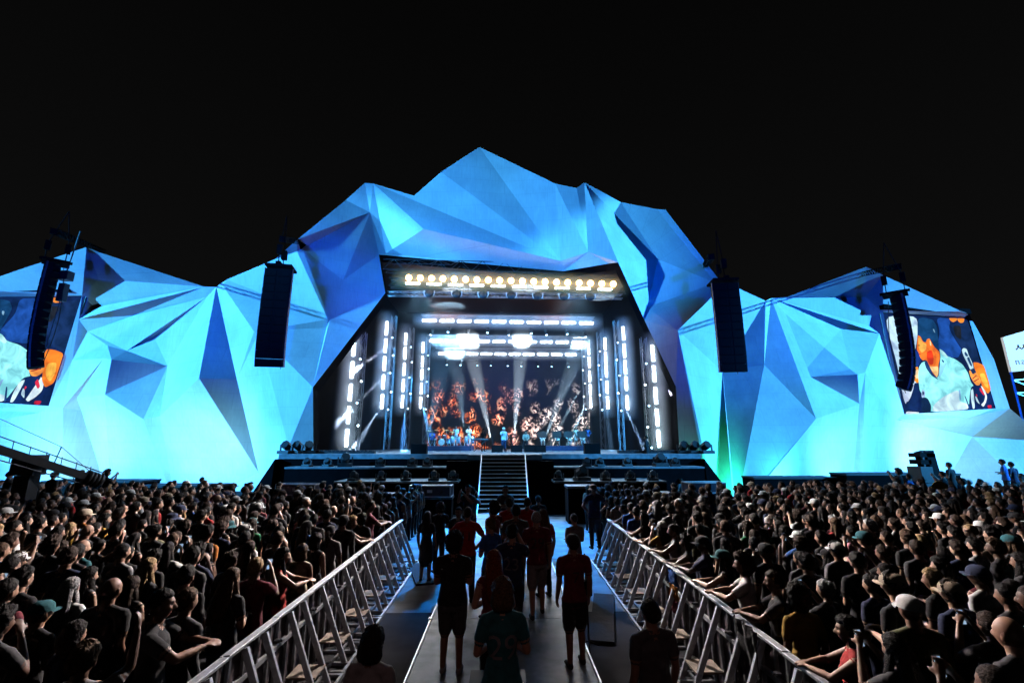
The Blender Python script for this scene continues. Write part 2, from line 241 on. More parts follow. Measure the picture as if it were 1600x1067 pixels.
# thin panel joints
# ------------------------------------------------------------ video screens
def screen_plane(tl, tr, bl, br):
    tl, tr, bl, br = map(Vector, (tl, tr, bl, br))
    return tl, tr, bl, br
SHAPES = [('b0',(0.004,0.014,0.07),[(0.0,0.0),(1.0,0.0),(1.0,1.0),(0.0,1.0)]),
 ('b1',(0.01,0.06,0.3),[(0.627,0.02),(0.794,0.021),(0.74,0.139),(0.794,0.297),(0.824,0.365),(0.753,0.458),(0.593,0.436),(0.544,0.347),(0.623,0.177)]),
 ('b2',(0.006,0.02,0.08),[(0.776,0.091),(1.0,0.021),(1.0,0.362),(0.994,0.526),(0.912,0.48),(0.847,0.365),(0.776,0.229)]),
 ('b3',(0.012,0.012,0.015),[(0.797,0.102),(0.893,0.097),(0.851,0.261),(0.791,0.217)]),
 ('b4',(0.006,0.025,0.16),[(0.265,0.374),(0.325,0.373),(0.322,0.482),(0.27,0.547),(0.211,0.547)]),
 ('p1',(0.45,0.66,0.98),[(0.016,0.031),(0.402,0.015),(0.345,0.242),(0.244,0.461),(0.223,0.547),(0.189,0.59),(0.217,0.719),(0.171,0.761),(0.048,0.884),(0.052,0.525),(0.035,0.399)]),
 ('p2',(0.5,0.6,0.9),[(0.043,0.61),(0.24,0.525),(0.177,0.74),(0.116,0.844),(0.047,0.916),(0.035,0.842)]),
 ('n1',(0.004,0.015,0.08),[(0.184,0.708),(0.231,0.709),(0.168,0.996),(0.089,0.96),(0.041,0.916),(0.06,0.885),(0.12,0.876)]),
 ('p3',(0.62,0.68,0.9),[(0.041,0.974),(0.169,0.991),(0.167,0.999),(0.021,0.999)]),
 ('o1',(1.0,0.24,0.02),[(0.221,0.558),(0.274,0.542),(0.237,0.709),(0.203,0.703),(0.176,0.643)]),
 ('o2',(1.0,0.62,0.35),[(0.219,0.59),(0.267,0.569),(0.244,0.666),(0.212,0.665)]),
 ('h1',(0.006,0.045,0.14),[(0.397,0.043),(0.47,0.028),(0.573,0.045),(0.601,0.122),(0.579,0.235),(0.55,0.37),(0.509,0.348),(0.492,0.271),(0.462,0.25),(0.415,0.295),(0.39,0.29),(0.353,0.22)]),
 ('h2',(0.2,0.4,0.6),[(0.541,0.147),(0.558,0.152),(0.557,0.193),(0.545,0.18)]),
 ('f1',(0.95,0.17,0.015),[(0.348,0.22),(0.377,0.236),(0.39,0.29),(0.421,0.295),(0.441,0.261),(0.474,0.251),(0.49,0.304),(0.509,0.348),(0.551,0.392),(0.537,0.459),(0.499,0.526),(0.477,0.614),(0.448,0.66),(0.407,0.614),(0.385,0.559),(0.384,0.526),(0.37,0.476),(0.333,0.484),(0.312,0.45),(0.311,0.406),(0.295,0.374),(0.323,0.286)]),
 ('f2',(1.0,0.42,0.07),[(0.345,0.242),(0.373,0.252),(0.382,0.296),(0.423,0.311),(0.402,0.372),(0.346,0.406),(0.328,0.384),(0.321,0.352)]),
 ('f3',(0.75,0.04,0.004),[(0.402,0.394),(0.467,0.371),(0.463,0.459),(0.441,0.526),(0.393,0.526),(0.386,0.46)]),
 ('f4',(1.0,0.55,0.22),[(0.387,0.542),(0.435,0.548),(0.489,0.542),(0.473,0.614),(0.449,0.658),(0.419,0.614)]),
 ('f5',(1,0.62,0.3),[(0.466,0.272),(0.479,0.288),(0.471,0.332),(0.457,0.327)]),
 ('f6',(0.1,0.01,0.01),[(0.316,0.325),(0.342,0.327),(0.339,0.334),(0.314,0.332)]),
 ('f7',(0.3,0.02,0.01),[(0.301,0.412),(0.328,0.419),(0.324,0.426),(0.301,0.421)]),
 ('s1',(0.26,0.86,0.98),[(0.243,0.623),(0.273,0.547),(0.316,0.504),(0.367,0.491),(0.381,0.537),(0.406,0.619),(0.448,0.664),(0.484,0.614),(0.519,0.504),(0.545,0.437),(0.551,0.359),(0.583,0.38),(0.616,0.436),(0.702,0.469),(0.77,0.526),(0.806,0.618),(0.806,0.71),(0.829,0.757),(0.771,0.801),(0.698,0.997),(0.268,1.0),(0.268,0.893),(0.246,0.838),(0.219,0.784),(0.229,0.698)]),
 ('c1',(0.01,0.04,0.14),[(0.342,0.504),(0.375,0.482),(0.389,0.542),(0.407,0.614),(0.446,0.669),(0.447,0.68),(0.389,0.641),(0.347,0.569)]),
 ('s2',(0.22,0.58,0.85),[(0.519,0.504),(0.547,0.526),(0.599,0.503),(0.53,0.593),(0.464,0.669),(0.467,0.636)]),
 ('s2b',(0.01,0.05,0.2),[(0.543,0.47),(0.569,0.492),(0.556,0.512),(0.541,0.492)]),
 ('s3',(0.45,0.95,1),[(0.552,0.364),(0.592,0.391),(0.625,0.447),(0.609,0.464),(0.57,0.431),(0.548,0.403)]),
 ('s4',(0.22,0.42,0.75),[(0.643,0.797),(0.66,0.786),(0.641,0.898),(0.626,0.886)]),
 ('s5',(0.52,0.78,0.98),[(0.467,0.846),(0.646,0.785),(0.615,0.908),(0.702,0.935),(0.693,0.995),(0.29,0.998),(0.33,0.928)]),
 ('s6',(0.01,0.05,0.2),[(0.687,0.855),(0.698,0.855),(0.714,0.981),(0.699,0.991)]),
 ('m3',(0.004,0.015,0.09),[(0.785,0.767),(0.843,0.745),(0.899,0.759),(0.939,0.83),(0.988,0.843),(0.993,0.994),(0.698,0.996),(0.748,0.868)]),
 ('m4',(0.5,0.72,0.95),[(0.771,0.801),(0.806,0.779),(0.765,0.983),(0.739,0.993),(0.748,0.891)]),
 ('m6',(0.5,0.72,0.95),[(0.803,0.859),(0.817,0.871),(0.831,0.952),(0.8,0.916)]),
 ('m5',(0.62,0.78,0.98),[(0.896,0.747),(0.93,0.794),(0.933,0.876),(0.901,0.933),(0.86,0.977),(0.837,0.953),(0.886,0.92),(0.916,0.864),(0.904,0.805)]),
 ('r1',(0.6,0.02,0.05),[(0.884,0.77),(0.913,0.84),(0.901,0.863),(0.869,0.804)]),
 ('r2',(0.6,0.02,0.05),[(0.814,0.837),(0.829,0.849),(0.814,0.883)]),
 ('r3',(0.5,0.01,0.04),[(0.905,0.962),(0.952,0.961),(0.943,0.996),(0.903,0.993)]),
 ('a1',(1.0,0.2,0.012),[(0.888,0.503),(0.94,0.509),(1.0,0.538),(1.0,0.621),(1.0,0.762),(0.991,0.808),(0.946,0.847),(0.907,0.77),(0.911,0.689),(0.888,0.619),(0.879,0.561)]),
 ('a2',(1.0,0.42,0.05),[(0.92,0.631),(0.976,0.62),(0.986,0.714),(0.971,0.796),(0.939,0.76),(0.919,0.701)]),
 ('m1',(0.45,0.68,0.9),[(0.794,0.371),(0.821,0.351),(0.855,0.359),(0.856,0.422),(0.876,0.526),(0.87,0.573),(0.826,0.586),(0.818,0.526),(0.794,0.434)]),
 ('m2',(0.01,0.05,0.15),[(0.813,0.405),(0.832,0.388),(0.849,0.428),(0.838,0.446),(0.815,0.434)]),
 ('m8',(0.01,0.05,0.15),[(0.824,0.457),(0.856,0.445),(0.863,0.544),(0.841,0.549)]),
 ('m7',(0.01,0.03,0.1),[(0.824,0.584),(0.872,0.567),(0.882,0.619),(0.835,0.641)]),
 ('a3',(1.0,0.3,0.05),[(0.806,0.595),(0.825,0.59),(0.836,0.636),(0.883,0.613),(0.902,0.654),(0.911,0.712),(0.877,0.752),(0.842,0.751),(0.817,0.71),(0.803,0.652)]),
 ('a4',(0.35,0.02,0.01),[(0.817,0.676),(0.876,0.642),(0.877,0.651),(0.819,0.687)]),
 ('a5',(0.35,0.02,0.01),[(0.825,0.705),(0.89,0.677),(0.892,0.686),(0.828,0.716)]),
 ('t1',(1.0,0.25,0.02),[(0.739,0.025),(0.842,0.021),(0.829,0.048),(0.781,0.07),(0.755,0.058)]),
 ('t2',(1.0,0.25,0.02),[(0.839,0.022),(0.931,0.02),(0.901,0.068),(0.863,0.075),(0.839,0.053)]),
 ('q1',(0.003,0.012,0.05),[(0.195,0.869),(0.244,0.849),(0.273,0.872),(0.287,0.937),(0.266,0.999),(0.168,0.996)]),
 ('q2',(0.3,0.42,0.65),[(0.219,0.784),(0.244,0.776),(0.257,0.806),(0.242,0.849),(0.204,0.858)]),
 ('q3',(0.01,0.03,0.1),[(0.224,0.797),(0.241,0.793),(0.241,0.822),(0.217,0.835)]),
 ]
def video_screen(corners, label):
    tl, tr, bl, br = corners
    cen = (tl+tr+bl+br)/4; nrm = (tr-tl).cross(bl-tl).normalized()
    if nrm.y > 0: nrm = -nrm
    root = empty('video_screen', (cen.x, cen.y, min(bl.z, br.z)))
    tag(root, label, 'video screen', 'large video screens set into the wings')
    base = Vector(root.location)
    P = lambda u, v, k: (tl.lerp(tr, u)).lerp(bl.lerp(br, u), v)+nrm*k-base
    mb = MB(); ms = []
    for i, (nm, c, pts) in enumerate(SHAPES):
        # smooth outline
        if i:
            pp = pts
            for e_ in (.16, .2):
                q = []
                for j in range(len(pp)):
                    a, b_ = pp[j-1], pp[j]
                    q += [(a[0]*(1-e_)+b_[0]*e_, a[1]*(1-e_)+b_[1]*e_), (a[0]*e_+b_[0]*(1-e_), a[1]*e_+b_[1]*(1-e_))]
                pp = q
        else: pp = pts
        vs = [P(min(max(u, 0), 1), min(max(v, 0), 1), -.1+.005*i) for u, v in pp]
        bm = bmesh.new(); f = bm.faces.new([bm.verts.new(v) for v in vs]); bmesh.ops.triangulate(bm, faces=[f]); bm.verts.index_update()
        mb.add([v.co.copy() for v in bm.verts], [tuple(v.index for v in (ff.verts if (ff.verts[1].co-ff.verts[0].co).cross(ff.verts[2].co-ff.verts[0].co).dot(nrm) > 0 else list(ff.verts)[::-1])) for ff in bm.faces], i); bm.free()
        if nm not in MATS:
            m = bpy.data.materials.new('video_picture'); m.use_nodes = True; nt = m.node_tree; N = nt.nodes; L = nt.links; b = N['Principled BSDF']
            tc = N.new('ShaderNodeTexCoord'); nz = N.new('ShaderNodeTexNoise'); nz.inputs['Scale'].default_value = .9; nz.inputs['Detail'].default_value = 4
            nz.inputs['Distortion'].default_value = .8
            L.new(tc.outputs['Object'], nz.inputs['Vector'])
            r = N.new('ShaderNodeValToRGB'); r.color_ramp.elements[0].position = .35; r.color_ramp.elements[1].position = .68
            r.color_ramp.elements[0].color = tuple(v*.55 for v in c)+(1,); r.color_ramp.elements[1].color = tuple(min(1, v*1.35) for v in c)+(1,)
            L.new(nz.outputs['Fac'], r.inputs['Fac']); L.new(r.outputs['Color'], b.inputs['Emission Color']); b.inputs['Emission Strength'].default_value = 1.35
            b.inputs['Base Color'].default_value = (.005, .005, .005, 1); b.inputs['Roughness'].default_value = 1; b.inputs['Specular IOR Level'].default_value = 0
            MATS[nm] = m
        ms.append(MATS[nm])
    mb.build('picture', ms, root)
    fr = MB()
    e = .14
    for a, b_ in (((0,0),(1,0)), ((1,0),(1,1)), ((1,1),(0,1)), ((0,1),(0,0))):
        fr.beam(P(a[0], a[1], -.2), P(b_[0], b_[1], -.2), .12, .4)
    fr.build('frame', black, root)
    hb = MB(); hb.beam(P(-.05, -.045, .35), P(.96, -.045, .35), .4, .42)
    hb.build('header_beam', blackcloth, root)
    return root
ls = video_screen([Vector(FV[9]), Vector(FV[7]), Vector(FV[10]), Vector(FV[8])], 'left video screen, cut by the photo edge, showing a man in a pale shirt')
rs = video_screen([Vector(FV[127]), Vector(FV[128]), Vector(FV[129]), Vector(FV[130])], 'right video screen showing a man in a pale shirt holding a microphone')

# ------------------------------------------------------------ line arrays (hanging loudspeakers)
pam = mat('speaker_paint', (.002, .002, .003), .6, 0, .3)
grille = mat('speaker_grille', (.004, .004, .005), .5, .3, .3, 60)
for m_ in (pam, grille):
    m_.node_tree.nodes['Principled BSDF'].inputs['Specular IOR Level'].default_value = .12; m_.node_tree.nodes['Principled BSDF'].inputs['Roughness'].default_value = .8
def line_array(top, n, face, label, w=1.32, h=.44, curve=1.0, dep=.6):
    root = empty('line_array', (top.x, top.y, top.z-n*h)); root['pz'] = 0; del root['pz']
    tag(root, label, 'line array', 'black hanging line arrays in front of the facade')
    R = Matrix.Rotation(face, 4, 'Z')
    pos = Vector((0, 0, n*h)); ang = rad(-1.5)
    for k in range(n):
        ang += rad(.25+curve*2.6*(k/n)**2.2)
        T = R @ Matrix.Translation(pos) @ Matrix.Rotation(ang, 4, 'X')
        b = MB(); b.box((-w/2, -.02, -h+.012), (w/2, dep*.55, -.012), 0, T)
        # tapered rear
        vs = [T @ Vector(p) for p in ((-w/2,dep*.55,-h+.03),(w/2,dep*.55,-h+.03),(w/2,dep*.55,-.03),(-w/2,dep*.55,-.03),(-w*.38,dep,-h+.09),(w*.38,dep,-h+.09),(w*.38,dep,-.09),(-w*.38,dep,-.09))]
        b.add(vs, [(4,5,6,7),(0,1,5,4),(1,2,6,5),(2,3,7,6),(3,0,4,7)])
        c = b.build('cabinet', pam, root)
        gb = MB(); gb.box((-w/2+.05, -.05, -h+.05), (-.09, -.015, -.05), 0, T); gb.box((.09, -.05, -h+.05), (w/2-.05, -.015, -.05), 0, T)
        gb.box((-.07, -.035, -h+.05), (.07, -.015, -.05), 0, T)
        gb.build('grille', grille, c)
        # rigging links at the sides
        for sx in (-1, 1):
            rb = MB(); rb.box((sx*(w/2+.02)-.02, .02, -h+.02), (sx*(w/2+.02)+.02, .10, .03), 0, T)
            rb.build('rigging_link', darksteel, c)
        pos += (Matrix.Rotation(ang, 3, 'X') @ Vector((0, 0, -h)))
    T = R @ Matrix.Translation((0, 0, n*h+.05))
    b = MB(); b.box((-w/2, -.2, .05), (w/2, .9, .17), 0, T); b.box((-.12, -.3, .17), (.12, 1.0, .27), 0, T); b.build('bumper_frame', blackcloth, root)
    b = MB()
    for yy in (-.1, .7):
        b.tube(T @ Vector((-.04, yy, .27)), T @ Vector((-.04, yy, 1.2)), .025); b.box((-.16, yy-.12, .75), (.10, yy+.12, 1.25), 0, T)
        b.tube(T @ Vector((-.04, yy, 1.2)), T @ Vector((-.04, .4, 3.2)), .02)
    b.build('chain_hoist', blackcloth, root)
    b = MB(); prev = None
    for k in range(14):
        t = k/13; q = R @ Vector((w*.32, dep+.1+.25*math.sin(t*PI), n*h*(1-t)*.98+.3*0))
        if prev is not None: b.tube(prev, q, .018, 4)
        prev = q
    b.build('cable', black, root)
    return root
def boom(p, q, label):
    p, q = Vector(p), Vector(q); o = empty('rigging_boom', p); mb = MB(); d = q-p
    u = d.cross(Vector((0, 0, 1))).normalized()*.15; t = u.cross(d).normalized()*.15
    for i, j in ((-1,-1),(1,-1),(1,1),(-1,1)): mb.tube(u*i+t*j, d+u*i+t*j, .025, 5)
    n = max(3, int(d.length/.5))
    for k in range(n):
        a = d*(k/n); b_ = d*((k+1)/n); s = 1 if k % 2 else -1
        for i in (-1, 1): mb.tube(a+u*i+t*s, b_+u*i-t*s, .014, 4); mb.tube(a+u*s+t*i, b_-u*s+t*i, .014, 4)
    mb.build('truss_frame', blackcloth, o)
    s2 = MB(); s2.beam(d*.0, d*.12, .3, .3); s2.build('end_sleeve', blackcloth, o)
    tag(o, label, 'truss boom', 'dark rigging booms over the facade'); return o
A1 = at_y(436, 420, 23.0); A2 = at_y(1133, 442, 23.0); A3 = at_y(72, 412, 23.5); A4 = at_y(1412, 462, 23.5)
line_array(A1, 12, rad(10), 'curved black line array left of the stage opening, pale blue at its bottom')
line_array(A2, 11, rad(-6), 'straight black line array hanging right of the stage opening', curve=.55)
line_array(A3, 13, rad(-46), 'black line array hanging in front of the left video screen', curve=.9, w=1.12)
line_array(A4, 12, rad(46), 'black curved line array hanging in front of the right video screen', curve=2.4, w=1.12)
boom(A1+Vector((0, 0, 1.7)), at_y(455, 362, 34) + Vector((0, 2, 0)), 'dark rigging boom over the roofline above the left inner line array')
boom(A2+Vector((-.6, 0, 1.5)), at_y(1125, 395, 34)+Vector((0, 3, 0)), 'dark rigging boom above the right inner line array')
boom(A3+Vector((0, 0, 1.9)), at_y(130, 378, 36)+Vector((0, 2, 0)), 'dark rigging boom above the left outer line array')
boom(A4+Vector((0, 0, 1.7)), at_y(1362, 418, 36)+Vector((0, 2, 0)), 'dark rigging boom above the right outer line array')
# side fill cluster beside the left outer array
b = MB(); q = at_y(103, 430, 24); r0 = empty('hoist_motor', q)
b.box((-.28, -.2, -.3), (.28, .2, .2)); b.box((-.12, -.15, -1.5), (.2, .15, -.5)); b.tube((0, 0, .2), (.25, 0, 2.6), .03); b.tube((0, 0, -1.5), (-.3, .1, -4.3), .02); b.build('motor_body', black, r0)
tag(r0, 'small black hoist motor on a cable beside the left outer line array', 'hoist')

# ------------------------------------------------------------ stage house
st = empty('stage', (0, 28, 0)); tag(st, 'wide raised concert stage with a shiny blue deck and black box interior', 'stage')
SY = 28
def sp(name, mb, m): return mb.build(name, m, st)
mb = MB(); mb.box((-13.3, 0, 2.60), (11.9, 31.9, 2.88)); mb.box((-2.0, -2.0, 2.6), (2.15, -.003, 2.88)); sp('deck', mb, deckm)
mb = MB()
for (a, b_) in (((-13.1, .06, 0), (11.7, .10, 2.59)), ((-1.6, -1.9, 0), (1.75, -1.85, 2.59))): mb.box(a, b_)
mb.box((-1.62, -1.84, 0), (-1.58, .05, 2.59)); mb.box((1.73, -1.84, 0), (1.77, .05, 2.59))
mb.box((-3.1, -2.3, 0), (-1.25, -1.9, 2.55)); mb.box((1.25, -2.3, 0), (2.75, -1.9, 2.55))
# sloped side skirts
for sx, x0, x1 in ((-1, -13.3, -14.7), (1, 11.9, 13.6)):
    mb.add([(x0, -.4, 2.6), (x1, -.6, 0), (x1, 8, 0), (x0, 8, 2.6)], [(0, 1, 2, 3)]); mb.add([(x0, -.4, 2.6), (x1, -.6, 0), (x0, -.6, 0)], [(0, 1, 2)])
sp('skirt', mb, blackcloth)
for (x0, x1, y0, y1, z) in ((-12.2, -2.3, -1.5, .05, 2.2), (2.6, 11.4, -1.5, .05, 2.2), (-8.6, -2.3, -3.8, -1.52, 1.6), (2.6, 8.4, -3.8, -1.52, 1.6)):
    mb = MB(); mb.box((x0, y0, z-.09), (x1, y1, z)); t = sp('tier', mb, deckm)
    k = MB(); k.box((x0+.02, y0+.04, 0), (x1-.02, y0+.08, z-.093)); k.build('skirt', blackcloth, t)
mb = MB()
zt = 21.0
mb.box((-14.6, 7.2, 2.5), (-14.4, 11, 14)); mb.box((13.6, 7.2, 2.5), (13.8, 11, 14)); mb.box((-14.6, 11.004, 2.5), (-14.4, 31.9, zt)); mb.box((13.6, 11.004, 2.5), (13.8, 31.9, zt)); mb.box((-14.6, 31.95, 2.5), (13.8, 32.1, zt))
sp('drapes', mb, blackcloth)
mb = MB(); mb.box((-14.9, 11.0, zt+.02), (14.1, 32.3, zt+.25)); sp('roof', mb, black)
# low rail unit of monitors along both deck wings
for (x0, x1) in ((-12.6, -8.0), (7.2, 11.4)):
    mb = MB(); mb.box((x0, 1.2, 2.884), (x1, 1.5, 3.02))
    for k in range(int((x1-x0)/.25)): mb.box((x0+.03+k*.25, 1.1, 3.022), (x0+.20+k*.25, 1.6, 3.08))
    sp('floor_grating', mb, darksteel)

# staircase
sc = empty('staircase', (0, 21.9, 0)); tag(sc, 'long black staircase with light edged treads leading up to the stage', 'staircase')
NS = 16
for k in range(NS):
    y = 4.1*k/NS; z = 2.86*(k+1)/NS
    mb = MB(); mb.box((-1.16, y, z-.05), (1.16, y+.30, z), 0); mb.box((-1.16, y-.016, z-.045), (1.16, y-.002, z+.004), 1)
    mb.build('tread', [black, alu], sc)
for sx in (-1, 1):
    mb = MB(); mb.beam((sx*1.2, -.1, .02), (sx*1.2, 4.1, 2.82), .05, .22); mb.build('stringer', alu, sc)

# ------------------------------------------------------------ rear video wall
bw = empty('video_wall', (.6, 58.6, 2.9)); tag(bw, 'huge rear video wall behind the band showing orange lit faces', 'video wall')
m = bpy.data.materials.new('video_wall_picture'); m.use_nodes = True; nt = m.node_tree; N = nt.nodes; L = nt.links; b = N['Principled BSDF']
tc = N.new('ShaderNodeTexCoord'); vo = N.new('ShaderNodeTexVoronoi'); vo.inputs['Scale'].default_value = .62; vo.feature = 'F1'
nz = N.new('ShaderNodeTexNoise'); nz.inputs['Scale'].default_value = 1.5; nz.inputs['Detail'].default_value = 5; nz.inputs['Distortion'].default_value = 2.2
mp = N.new('ShaderNodeMapping'); mp.inputs['Scale'].default_value = (1, 1, .8); L.new(tc.outputs['Object'], mp.inputs['Vector'])
nw = N.new('ShaderNodeTexNoise'); nw.inputs['Scale'].default_value = .5; L.new(mp.outputs['Vector'], nw.inputs['Vector'])
vm = N.new('ShaderNodeVectorMath'); vm.operation = 'ADD'; L.new(mp.outputs['Vector'], vm.inputs[0]); L.new(nw.outputs['Color'], vm.inputs[1])
L.new(vm.outputs[0], vo.inputs['Vector']); L.new(mp.outputs['Vector'], nz.inputs['Vector'])
r1 = N.new('ShaderNodeValToRGB'); e = r1.color_ramp.elements; e[0].position = .485; e[0].color = (0, 0, 0, 1); e[1].position = .68; e[1].color = (1, .75, .45, 1)
x = e.new(.52); x.color = (.25, .02, .004, 1); x = e.new(.57); x.color = (.95, .16, .02, 1)
L.new(nz.outputs['Fac'], r1.inputs['Fac'])
sq = N.new('ShaderNodeSeparateXYZ'); L.new(tc.outputs['Object'], sq.inputs[0]); mq = N.new('ShaderNodeMapRange'); mq.inputs[1].default_value = -2.5; mq.inputs[2].default_value = 5; mq.inputs[3].default_value = 1.0; mq.inputs[4].default_value = .25; L.new(sq.outputs['X'], mq.inputs[0])
hs_ = N.new('ShaderNodeHueSaturation'); L.new(mq.outputs[0], hs_.inputs['Saturation']); L.new(r1.outputs['Color'], hs_.inputs['Color'])
r2 = N.new('ShaderNodeValToRGB'); e = r2.color_ramp.elements; e[0].position = .10; e[0].color = (1, 1, 1, 1); e[1].position = .58; e[1].color = (0, 0, 0, 1); L.new(vo.outputs['Distance'], r2.inputs['Fac'])
sx_ = N.new('ShaderNodeSeparateXYZ'); L.new(tc.outputs['Object'], sx_.inputs[0])
mr = N.new('ShaderNodeMapRange'); mr.inputs[1].default_value = 9.0; mr.inputs[2].default_value = 4.5; L.new(sx_.outputs['Z'], mr.inputs[0])
mx = N.new('ShaderNodeMix'); mx.data_type = 'RGBA'; mx.blend_type = 'MULTIPLY'; mx.inputs[0].default_value = 1; L.new(hs_.outputs['Color'], mx.inputs[6]); L.new(r2.outputs['Color'], mx.inputs[7])
m2 = N.new('ShaderNodeMix'); m2.data_type = 'RGBA'; m2.blend_type = 'MULTIPLY'; m2.inputs[0].default_value = 1; L.new(mx.outputs[2], m2.inputs[6]); L.new(mr.outputs[0], m2.inputs[7])
L.new(m2.outputs[2], b.inputs['Emission Color']); b.inputs['Emission Strength'].default_value = 2.6; b.inputs['Base Color'].default_value = (.01, .01, .01, 1)
mb = MB(); mb.box((-10.4, 0, 0), (10.4, .15, 11.6)); mb.build('picture', m, bw)
mb = MB(); mb.box((-10.7, .17, 0), (10.7, .5, 11.9)); mb.build('backing_frame', black, bw)

# ------------------------------------------------------------ trusses and fixtures
def truss(p, q, label, group, w=.5, r=.03, seg=.9, m=steel, parent=None):
    p, q = Vector(p), Vector(q); o = empty('lighting_truss', p); mb = MB(); d = q-p
    up = Vector((0, 0, 1)) if abs(d.normalized().z) < .9 else Vector((0, 1, 0))
    u = d.cross(up).normalized()*w/2; t = u.cross(d).normalized()*w/2
    for i, j in ((-1,-1),(1,-1),(1,1),(-1,1)): mb.tube(u*i+t*j, d+u*i+t*j, r, 5)
    n = max(2, int(d.length/seg))
    for k in range(n):
        a = d*(k/n); b_ = d*((k+1)/n); s = 1 if k % 2 else -1
        for i in (-1, 1): mb.tube(a+u*i+t*s, b_+u*i-t*s, r*.6, 4); mb.tube(a+u*s+t*i, b_-u*s+t*i, r*.6, 4)
    mb.build('truss_frame', m, o); tag(o, label, 'truss', group); return o
def ordn(k): return ['first', 'second', 'third', 'fourth', 'fifth', 'sixth', 'seventh', 'eighth', 'ninth', 'tenth', 'eleventh', 'twelfth', 'thirteenth', 'fourteenth', 'fifteenth', 'sixteenth', 'seventeenth', 'eighteenth', 'nineteenth', 'twentieth', 'twenty-first', 'twenty-second', 'twenty-third', 'twenty-fourth'][k]
# light bar prototype: housing with a glowing tube, length along local x
def make_bar(L_, emitm, r=.11):
    root = empty('light_bar', (0, 0, 0))
    h = MB(); h.box((-L_/2-.06, .02, -r-.04), (L_/2+.06, .22, r+.04)); h.box((-.05, .22, -.03), (.05, .4, .05)); h.build('housing', black, root)
    e = MB(); e.box((-L_/2, -.06, -r), (L_/2, .018, r)); e.build('glowing_tube', emitm, root)
    return root
bar_proto = make_bar(1.3, lampwhite); first = [True]
def bar(loc, vertical, label, group):
    o = bar_proto if first[0] else copy_tree(bar_proto); first[0] = False
    o.location = loc; o.rotation_euler = (0, PI/2 if vertical else 0, 0)
    tag(o, label, 'light bar', group); return o
def lerp2(a, b, t): return (a[0]+(b[0]-a[0])*t, a[1]+(b[1]-a[1])*t)
for ri, (Y, pa, pb, word) in enumerate(((43, (671, 501), (916, 505), 'front'), (49, (681, 532.5), (903, 535), 'middle'), (55, (694, 552.5), (892, 554), 'rear'))):
    for k in range(10):
        px, py = lerp2(pa, pb, k/9); bar(at_y(px, py, Y), False, 'horizontal white light bar, %s from the left in the %s overhead row' % (ordn(k), word), 'white light bars in overhead rows')
    a = at_y(pa[0]-14, pa[1]-5, Y); b_ = at_y(pb[0]+14, pb[1]-5, Y)
    truss(a+Vector((0, .45, .1)), b_+Vector((0, .45, .1)), 'horizontal truss carrying the %s row of white light bars' % word, 'lighting trusses over the stage')
cols = [('outermost left', 36, [(557,544),(552,578),(548,613),(543,648),(537,684)]), ('second left', 43, [(607,513),(604,540),(601,568),(597,597),(594,627)]),
        ('third left', 49, [(637,530),(634,552),(631,577),(629,602),(626,627)]), ('innermost left', 55, [(665,543),(661,565),(659,585),(657,607),(654,629)]),
        ('innermost right', 55, [(919,546),(921,566),(922,588),(922,609),(923,629)]), ('third right', 49, [(943,537),(947,559),(947,580),(949,605),(951,629)]),
        ('second right', 43, [(973,521),(975,548),(977,574),(979,599),(981,629)]), ('outermost right', 36, [(1019,552),(1022,584),(1025,618),(1026,652),(1030,685)])]
mh_spots = []
# moving head prototype (points down along -z)
def make_head(lens_m):
    root = empty('moving_head_light', (0, 0, 0))
    b = MB(); b.box((-.16, -.13, -.09), (.16, .13, .02)); b.build('base', black, root)
    y = MB(); y.box((-.19, -.05, -.42), (-.15, .05, -.08)); y.box((.15, -.05, -.42), (.19, .05, -.08)); y.box((-.188, -.045, -.12), (.188, .045, -.082)); y.build('yoke', black, root)
    h = MB(); h.lathe((0, 0, -.38), [(.06, -.17), (.12, -.12), (.13, .05), (.10, .18), (.03, .20)], 12, 0, (0, 0, -1)); hh = h.build('lamp_head', black, root, True)
    l = MB(); l.lathe((0, 0, -.375), [(.10, .205), (.09, .225)], 12, 0, (0, 0, -1)); l.build('lens', lens_m, hh)
    return root
mhp = {'b': make_head(lampblue), 'w': make_head(emat('lens_cool', (.7, .85, 1), 14))}
mused = {'b': False, 'w': False}
def head(loc, target, kind, label, group, s=1.0):
    o = mhp[kind] if not mused[kind] else copy_tree(mhp[kind]); mused[kind] = True
    o.location = loc; d = Vector(target)-Vector(loc); o.rotation_euler = d.to_track_quat('-Z', 'Y').to_euler(); o.scale = (s, s, s)
    tag(o, label, 'moving head', group); return o
for ci, (word, Y, pts) in enumerate(cols):
    W_ = [at_y(p[0], p[1], Y) for p in pts]
    xm = sum(w.x for w in W_)/5
    for k, w in enumerate(W_): bar((xm, Y, w.z), True, 'upright white light bar, %s from the top in the %s column' % (ordn(k), word), 'upright white light bars in side columns')
    sx = 1 if xm < 0 else -1
    truss((xm+sx*.55, Y+.5, 2.9), (xm+sx*.55, Y+.5, W_[0].z+1.4), '%s upright truss beside the column of white bars' % word, 'upright lighting trusses', .45)
    for k in range(5):
        z = (W_[k].z+(W_[k+1].z if k < 4 else W_[k].z-1.6))/2
        head((xm+sx*.62, Y+.1, z+.1), (xm+sx*9, Y-12, 3) if k % 2 else (xm+sx*3, Y-16, 3.5), 'w' if k % 2 else 'b',
             'small moving head, %s from the top beside the %s light column' % (ordn(k), word), 'moving heads beside the light columns', .75)
